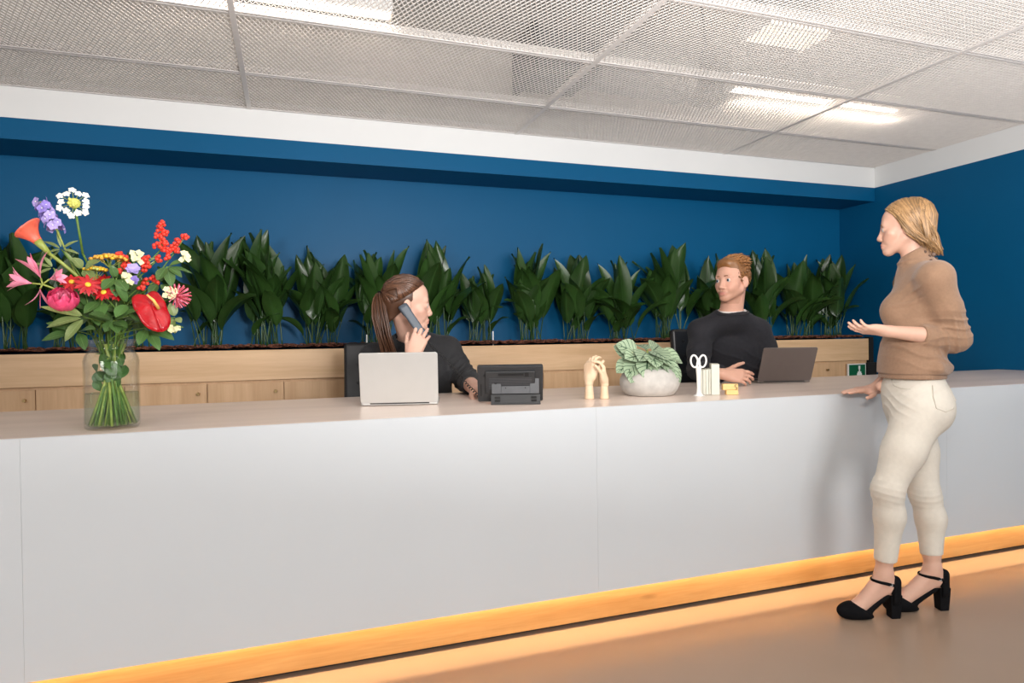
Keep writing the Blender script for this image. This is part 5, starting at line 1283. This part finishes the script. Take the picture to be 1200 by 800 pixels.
for k in range(420):
    e = hr_.choice((-1, 1)); x_ = .078 * hr_.random() ** .8; g = 1.05 + .07 * hr_.random(); y0 = hr_.uniform(-.01, -.075)
    p_ = [skull_pt(HD, RH, 1, v, g) for v in ((e * .004, y0, .085), (e * x_ * .55, y0 - .025, .072), (e * x_ * .85, -.085 + .35 * x_, .045), (e * x_, -.095 + .6 * x_, .005))]
    p_ += [W(e * x_ * .9 + hr_.uniform(-.005, .005), -.108 + .45 * x_, -.050 + hr_.uniform(-.01, .01)), W(e * x_ * .7 + hr_.uniform(-.01, .01), -.112 + .4 * x_ + hr_.uniform(-.01, .008), -.118 + .4 * x_ + hr_.uniform(-.02, .012))]
    strand_tubes(mb, [[push_out(HD, RH, 1, q_, g) for q_ in p_]], .0052, .0014, HC, 4, .45, hr_)
hair = mb.build('hair', M['hair'], pw, smooth=True, cols=True)
sdf_obj('hair_base', [Grp([Ell(W(0, -.014, .034), RH, (.0765, .0955, .0865), k=.02), Cone(W(0, -.048, .0), W(0, -.070, -.065), .052, .026, k=.05)], [(nrm(RH[:, 1] * 1.0 - RH[:, 2] * .80), W(0, .062, .018))], kc=.01)], M['hair'], hair, .005, col=tuple(x * .6 for x in HC))
mb = MB()
for k in range(26):
    s_ = W(-.055 + hr_.uniform(-.01, .01), -.03 + hr_.uniform(-.01, .01), -.05); e_ = W(-.045 + hr_.uniform(-.012, .012), .055 + hr_.uniform(-.01, .012), -.235 + hr_.uniform(-.02, .02))
    strand_tubes(mb, [[np.array(p_) for p_ in bez(s_, W(-.075, .02, -.14), e_, 6)]], .004, .0012, HC, 4, .35, hr_)
mb.build('front_lock', M['hair'], hair, smooth=True, cols=True)
# ------------------------------------------------------------------ the two seated people
def seated(pw, SK, lip, top_mat, s, HD, RH, NK, CH, RB, PEL, arms, female, knees, hand_specs, disp=None, neck_r=.07, beard=None, sleeve=1.0):
    L_, F_, U_ = RB[:, 0], RB[:, 1], RB[:, 2]; b = []; Z = V3(0, 0, 1)
    b += [Ell(PEL + Z * .02, RB, V3(.165, .12, .12) * s, k=.04), Ell((PEL + CH) / 2, RB, V3(.13, .095, .17) * s, k=.06), Ell(CH, RB, V3(.155, .105, .17) * s, k=.06)]
    for sh, el, wr in arms:
        b += [Cone(sh, NK - Z * .03 * s, .045 * s, .052 * s, k=.04), Cone(sh, el, .047 * s, .037 * s, k=.02), Cone(el, el + (wr - el) * .3, .038 * s, .040 * s, k=.02), Cone(el + (wr - el) * .3, wr, .040 * s, .0265 * s, k=.02)]
    legs = []
    for kn in knees:
        hp = PEL + L_ * (.09 * s if (kn - PEL) @ L_ > 0 else -.09 * s); an = kn * V3(1, 1, 0) + V3(0, .03, .11)
        legs += [Cone(hp, kn, .088 * s, .062 * s, k=.04), Cone(kn, an, .060 * s, .043 * s, k=.03)]
        b += [Cone(hp, kn, .06, .05, k=.04), Cone(kn, an, .045, .032, k=.03), Cone(an, an + V3(0, -.02, -.06), .03, .03, k=.02), Cone(an + V3(0, -.02, -.07), an + V3(0, -.15, -.075), .03, .025, k=.02)]
        sdf_obj('shoe', [Grp([Cone(an + V3(0, .01, -.075), an + V3(0, -.16, -.085), .042, .036, k=.02), Cone(an + V3(0, 0, -.02), an + V3(0, .0, -.075), .042, .042, k=.02)], [((0, 0, -1), an * V3(1, 1, 0) + V3(0, 0, .002))])], M['suede'], pw, .009)
    for hs in hand_specs: b += hand_prims(*hs[0], **hs[1])
    b += head_prims(HD, RH, s, NK, female)
    sdf_obj('body', b, M['skin'], pw, .0045, col=head_col(HD, RH, s, SK, lip, beard))
    sdf_obj('trousers', [Ell(PEL, RB, V3(.185, .14, .13) * s, k=.05)] + legs, M['jeans'], pw, .010)
    t = [Ell(PEL + Z * .06, RB, V3(.180, .138, .14) * s, k=.06), Ell((PEL + CH) / 2, RB, V3(.165, .128, .19) * s, k=.08), Ell(CH, RB, V3(.182, .130, .185) * s, k=.06)]
    if female:
        for e in (-1, 1): t.append(Ell(CH + L_ * (e * .075 * s) + F_ * .085 * s - Z * .03, RB, V3(.068, .058, .068) * s, k=.05))
    for sh, el, wr in arms: t.append(Cone(sh + Z * .004, NK - Z * .035 * s, .062 * s, .070 * s, k=.05))
    g = [Grp(t, [((0, 0, -1), PEL - Z * .02)], k=.01)]
    fa = .86 if female else .96
    for (sh, el, wr), tt in zip(arms, sleeve):
        cf = el + (wr - el) * tt
        g += [Cone(sh, sh + (el - sh) * .5, .068 * s * fa, .064 * s * fa, k=.04), Cone(sh + (el - sh) * .5, el, .064 * s * fa, .056 * s, k=.03)]
        g.append(Grp([Cone(el, cf + (wr - el) * .12, .056 * s, .045 * s, k=.03)], [(nrm(wr - el), cf)], k=.025, kc=.005))
    nd = nrm(HD - NK)
    g.append(Cone(NK + nd * .035, NK + nd * .2, neck_r * s, neck_r * s * 1.2, k=.012, op=-1))
    sdf_obj('top', g, top_mat, pw, .0045, disp=disp)

# --- woman on the phone
s = 1.15
pw = empty('person', (.66, 3.47, 0), 'seated woman with brown ponytail in a black top holding a phone handset', 'person')
HD = V3(*at(477, 356, 3.24)); RH = basis((.99, -.06, -.06), (-.05, -.05, 1)); NK = V3(*at(481, 399, 3.36))
RB = basis((.10, -.99, 0)); PEL = V3(.66, 3.50, .70); CH = V3(*at(486, 432, 3.44))
shR_ = V3(*at(438, 420, 3.42)); shL_ = V3(*at(524, 411, 3.42))
elR_ = V3(*at(462, 462, 3.10)); elR_[2] = .965; wrR_ = V3(*at(482, 419, 3.06))
elL_ = V3(*at(546, 444, 3.31)); elL_[2] = max(elL_[2], .972); wrL_ = V3(*at(556, 464, 3.03)); wrL_[2] = max(wrL_[2], .945)
dU = nrm(V3(*at(494, 392, 3.09)) - wrR_)
dW = nrm(V3(*at(572, 468, 2.90)) - wrL_) * V3(1, 1, 0)
seated(pw, (.70, .43, .33), (.55, .18, .16), M['blackknit'], s, HD, RH, NK, CH, RB, PEL, [(shR_, elR_, wrR_), (shL_, elL_, wrL_)], True, [V3(.55, 3.05, .63), V3(.78, 3.05, .63)],
       [((wrR_ + dU * .012, dU, (-.25, -.95, .05), s * .92, 1), dict(curl=(.12, .16, .22, .30), thumb=(.55, .2), spread=.10)), ((wrL_ + dW * .01, dW, (0, -.25, 1), s * .92, -1), dict(curl=(.25, .3, .3, .35), thumb=(.6, .1)))],
       disp=lambda p: .0030 * wr_noise(p, (18, 0, 24), 4.0) + ridges(p, elL_ - V3(0, 0, -.03), elL_ - shL_, V3(1, 0, 0), .04, .07, .12, .007, .4), neck_r=.066, sleeve=(.45, .62))
face_bits(pw, HD, RH, s, mat('brown_brow', (.07, .035, .02), rough=.7), (.10, .06, .03))
hr_ = random.Random(9); HC = (.115, .050, .026); mb = MB()
W = lambda x, y, z: HD + RH @ (np.array((x, y, z)) * s)
PB = W(0, -.118, .030)
for k in range(420):
    a = hr_.uniform(0, 2 * math.pi); 
    # ring of the hairline: forehead, temples, behind the ears, nape
    rx, ry, rz = math.sin(a) * .078, math.cos(a), 0
    hl_ = skull_pt(HD, RH, s, (math.sin(a) * .085, .085 * math.cos(a) if math.cos(a) > 0 else .06 * math.cos(a), .052 * max(0, math.cos(a)) - .050 * max(0, -math.cos(a)) - .012 * abs(math.sin(a)) ** 4 + .012), 1.0)
    g = 1.03 + .055 * hr_.random(); pts = [hl_]; v0 = (RH.T @ (hl_ - HD)) / s - np.array((0, -.012, .033)); v1 = np.array((0, -.100, .004)) + np.array((hr_.uniform(-.014, .014), 0, hr_.uniform(-.014, .014)))
    for i in range(1, 7):
        t = i / 6; v = v0 * (1 - t) + v1 * t; v = v + np.array((v0[0] * .9, 0, .06 * (v0[2] > -.02))) * (math.sin(math.pi * t) * .9); pts.append(skull_pt(HD, RH, s, v, g if i < 6 else 1.05))
    pts = [push_out(HD, RH, s, p_, g) for p_ in pts]
    strand_tubes(mb, [pts], .0050, .003, HC, 4, .42, hr_)
hair = mb.build('hair', M['hair'], pw, smooth=True, cols=True)
sdf_obj('hair_base', [Grp([Ell(W(0, -.014, .034), RH, V3(.0765, .0945, .0855) * s, k=.02), Cone(W(0, -.052, .0), W(0, -.058, -.058), .058 * s, .044 * s, k=.04)], [(nrm(RH[:, 1] - RH[:, 2] * .75), W(0, .034, .034)), (nrm(RH[:, 1] * .9 - RH[:, 2] * .9), W(0, .010, .000))], kc=.008)], M['hair'], hair, .0055, col=tuple(x * .7 for x in HC))
mb = MB()
for k in range(170):
    o1, o2 = V3(hr_.gauss(0, 1), hr_.gauss(0, 1), 0), V3(hr_.gauss(0, 1), hr_.gauss(0, 1), 0)
    p0 = PB + V3(hr_.uniform(-.008, .008), hr_.uniform(-.012, .012), hr_.uniform(-.012, .012)); p1 = V3(*at(440, 346, 3.22)) + o1 * .012 + V3(0, 0, .022 + hr_.uniform(-.012, .004)); p2 = V3(*at(444, 372, 3.20)) + o1 * V3(.016, .014, 0); p3 = V3(*at(457, 421 + hr_.uniform(-5, 5), 3.20)) + o1 * V3(.013, .012, 0) + o2 * .006
    c1 = [p0 * (1 - t) ** 2 + p1 * 2 * t * (1 - t) + p2 * t * t for t in (0, .25, .5, .75, 1)]; strand_tubes(mb, [c1 + [p2 * .6 + p3 * .4 + V3(-.004, 0, 0), p3]], .0050, .0018, HC, 4, .45, hr_)
pt_ = mb.build('ponytail', M['hair'], hair, smooth=True, cols=True)
MB().tube([Vector(PB + RH[:, 1] * .006), Vector(PB - RH[:, 1] * .012)], .021, 14).build('hair_tie', M['suede'], hair, smooth=True)
# handset with its curly cord
e0, e1 = V3(*at(472, 358, 3.125)), V3(*at(498, 396, 3.105)); ax = nrm(e1 - e0)
th = empty('phone_handset', Vector((e0 + e1) / 2), "slate telephone handset with a coiled cord held to the ponytailed woman's ear", 'handset')
Rx = np.stack([nrm(np.cross(ax, V3(0, 1, 0))), ax, nrm(np.cross(nrm(np.cross(ax, V3(0, 1, 0))), ax))], 1)
sdf_obj('handset', [Box((e0 + e1) / 2, Rx, (.021, .092, .009), .007), Box(e0 + ax * .020 + V3(0, .014, 0), Rx, (.023, .026, .014), .008, k=.012), Box(e1 - ax * .018 + V3(0, .012, 0), Rx, (.023, .024, .012), .008, k=.012)], M['handset'], th, .0035)
cp = [Vector(e1)] + [at(u, v, y) for u, v, y in ((508, 408, 3.05), (520, 419, 3.02), (533, 433, 2.98), (547, 450, 2.93), (563, 466, 2.80))]
dense = []
for i in range(len(cp) - 1): dense += [cp[i].lerp(cp[i + 1], k / 8) for k in range(8)]
dense.append(cp[-1])
hel = []; turns = 34; n_ = turns * 8
for k in range(n_ + 1):
    f = k / n_ * (len(dense) - 1); i = min(int(f), len(dense) - 2); c = dense[i].lerp(dense[i + 1], f - i); d_ = dense[i + 1] - dense[i]; x, y, _ = frame(d_)
    a = 2 * math.pi * k / 8; hel.append(c + (x * math.cos(a) + y * math.sin(a)) * .0058)
MB().tube(hel, .0019, 5).build('coiled_cord', M['black'], th, smooth=True)

# --- man at the grey laptop
s = 1.12
pw = empty('person', (2.78, 3.47, 0), 'seated man with short ginger hair in a dark navy sweatshirt behind the worktop', 'person')
HD = V3(*at(858, 329, 3.28)); RH = basis((-.955, -.32, 0), (.06, .04, 1)); NK = V3(*at(857, 364, 3.33))
RB = basis((-.52, -.85, 0)); CH = V3(*at(856, 402, 3.45)); PEL = V3(2.83, 3.52, .70)
L_, F_, U_ = RB[:, 0], RB[:, 1], RB[:, 2]
sc0 = V3(*at(856, 379, 3.43)); shL_ = V3(*at(889, 388, 3.34)); shR_ = V3(*at(821, 388, 3.44))
elR_ = V3(*at(818, 438, 3.31)); elR_[2] = max(elR_[2], .978); wrR_ = V3(*at(846, 438, 3.00)); elL_ = V3(*at(902, 420, 3.34)); wrL_ = V3(*at(897, 442, 3.28)); wrL_[2] = .965
dH = nrm(V3(*at(874, 441, 2.93)) - wrR_); dK = nrm(V3(-.15, -.9, -.05))
seated(pw, (.66, .37, .27), (.52, .20, .17), M['navyknit'], s, HD, RH, NK, CH, RB, PEL, [(shR_, elR_, wrR_), (shL_, elL_, wrL_)], False, [V3(2.55, 3.06, .64), V3(2.80, 3.00, .64)],
       [((wrR_ + dH * .01, dH, (-.25, -.80, .45), s * .95, 1), dict(curl=(.30, .40, .45, .5), thumb=(.85, -.1), spread=.05)), ((wrL_ + dK * .012, dK, (0, -.1, 1), s * .95, -1), dict(curl=(.3, .35, .35, .4), thumb=(.5, .1)))],
       disp=lambda p: .0036 * wr_noise(p, (15, 0, 20), 2.0) + ridges(p, elR_ + V3(0, 0, .05), elR_ - shR_, V3(1, 0, 0), .045, .08, .12, .007, .4) + ridges(p, CH - V3(0, 0, .12), V3(.2, 0, 1), V3(1, 0, 0), .07, .10, .25, .006, .3), neck_r=.078, beard=(.40, .20, .12), sleeve=(.92, .9))
face_bits(pw, HD, RH, s, mat('ginger_brow', (.30, .13, .05), rough=.7), (.14, .20, .26))
nd = nrm(HD - NK); Rn = basis(F_, nd)
ring = [Vector(NK + Rn[:, 0] * (.0745 * s * math.cos(a)) + Rn[:, 1] * (.0745 * s * math.sin(a)) - nd * (.004 + .014 * math.sin(a))) for a in [2 * math.pi * k / 32 for k in range(33)]]
MB().tube(ring, .0095, 8, cap=False).build('collar', M['tee'], pw, smooth=True)
ring = [Vector(NK + Rn[:, 0] * (.088 * s * math.cos(a)) + Rn[:, 1] * (.088 * s * math.sin(a)) - nd * (.012 + .018 * math.sin(a))) for a in [2 * math.pi * k / 32 for k in range(33)]]
MB().tube(ring, .0095, 8, cap=False).build('neck_rib', M['navyknit'], pw, smooth=True)
hr_ = random.Random(4); HC = (.42, .185, .062); W = lambda x, y, z: HD + RH @ (np.array((x, y, z)) * s)
hb = sdf_obj('hair', [Grp([Ell(W(0, -.014, .040), RH, V3(.0785, .099, .088) * s, k=.02), Ell(W(0, .040, .092), RH, V3(.058, .050, .032) * s, k=.03)], [(nrm(RH[:, 1] - RH[:, 2] * .45), W(0, .074, .050)), (nrm(RH[:, 1] * .85 - RH[:, 2] * .6), W(0, .028, -.004)), (-RH[:, 2], W(0, -.05, -.055))], kc=.008)], M['hair'], pw, .005, col=tuple(x * .62 for x in HC))
mb = MB()
cuts_ = [(nrm(RH[:, 1] - RH[:, 2] * .45), W(0, .074, .050)), (nrm(RH[:, 1] * .85 - RH[:, 2] * .6), W(0, .028, -.004)), (-RH[:, 2], W(0, -.05, -.050))]
k = 0
while k < 900:
    v = np.array((hr_.gauss(0, 1), hr_.gauss(0, 1), hr_.gauss(.5, .8))); v = v * np.array((.0785, .099, .088)) / np.linalg.norm(v)
    top_ = max(0, min(1, (v[2] - .035) / .03)); st = skull_pt(HD, RH, s, v, 1.04 + .10 * top_ * max(0, min(1, (v[1] + .05) / .10)))
    if any((st - c_) @ n_ > 0 for n_, c_ in cuts_): continue
    dr = RH @ nrm(np.array((.30, -.55, .25)) * top_ + np.array((0, -.55, -.62)) * (1 - top_) + np.array((hr_.uniform(-.25, .25), hr_.uniform(-.2, .2), 0)))
    out = nrm(st - W(0, -.012, .03)); ln = (.016 + .022 * top_) * hr_.uniform(.8, 1.2) * s
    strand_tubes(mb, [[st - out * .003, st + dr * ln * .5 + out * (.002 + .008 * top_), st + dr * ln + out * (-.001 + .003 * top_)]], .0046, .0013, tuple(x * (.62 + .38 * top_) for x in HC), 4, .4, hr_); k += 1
mb.build('hair_tufts', M['hair'], hb, smooth=True, cols=True)
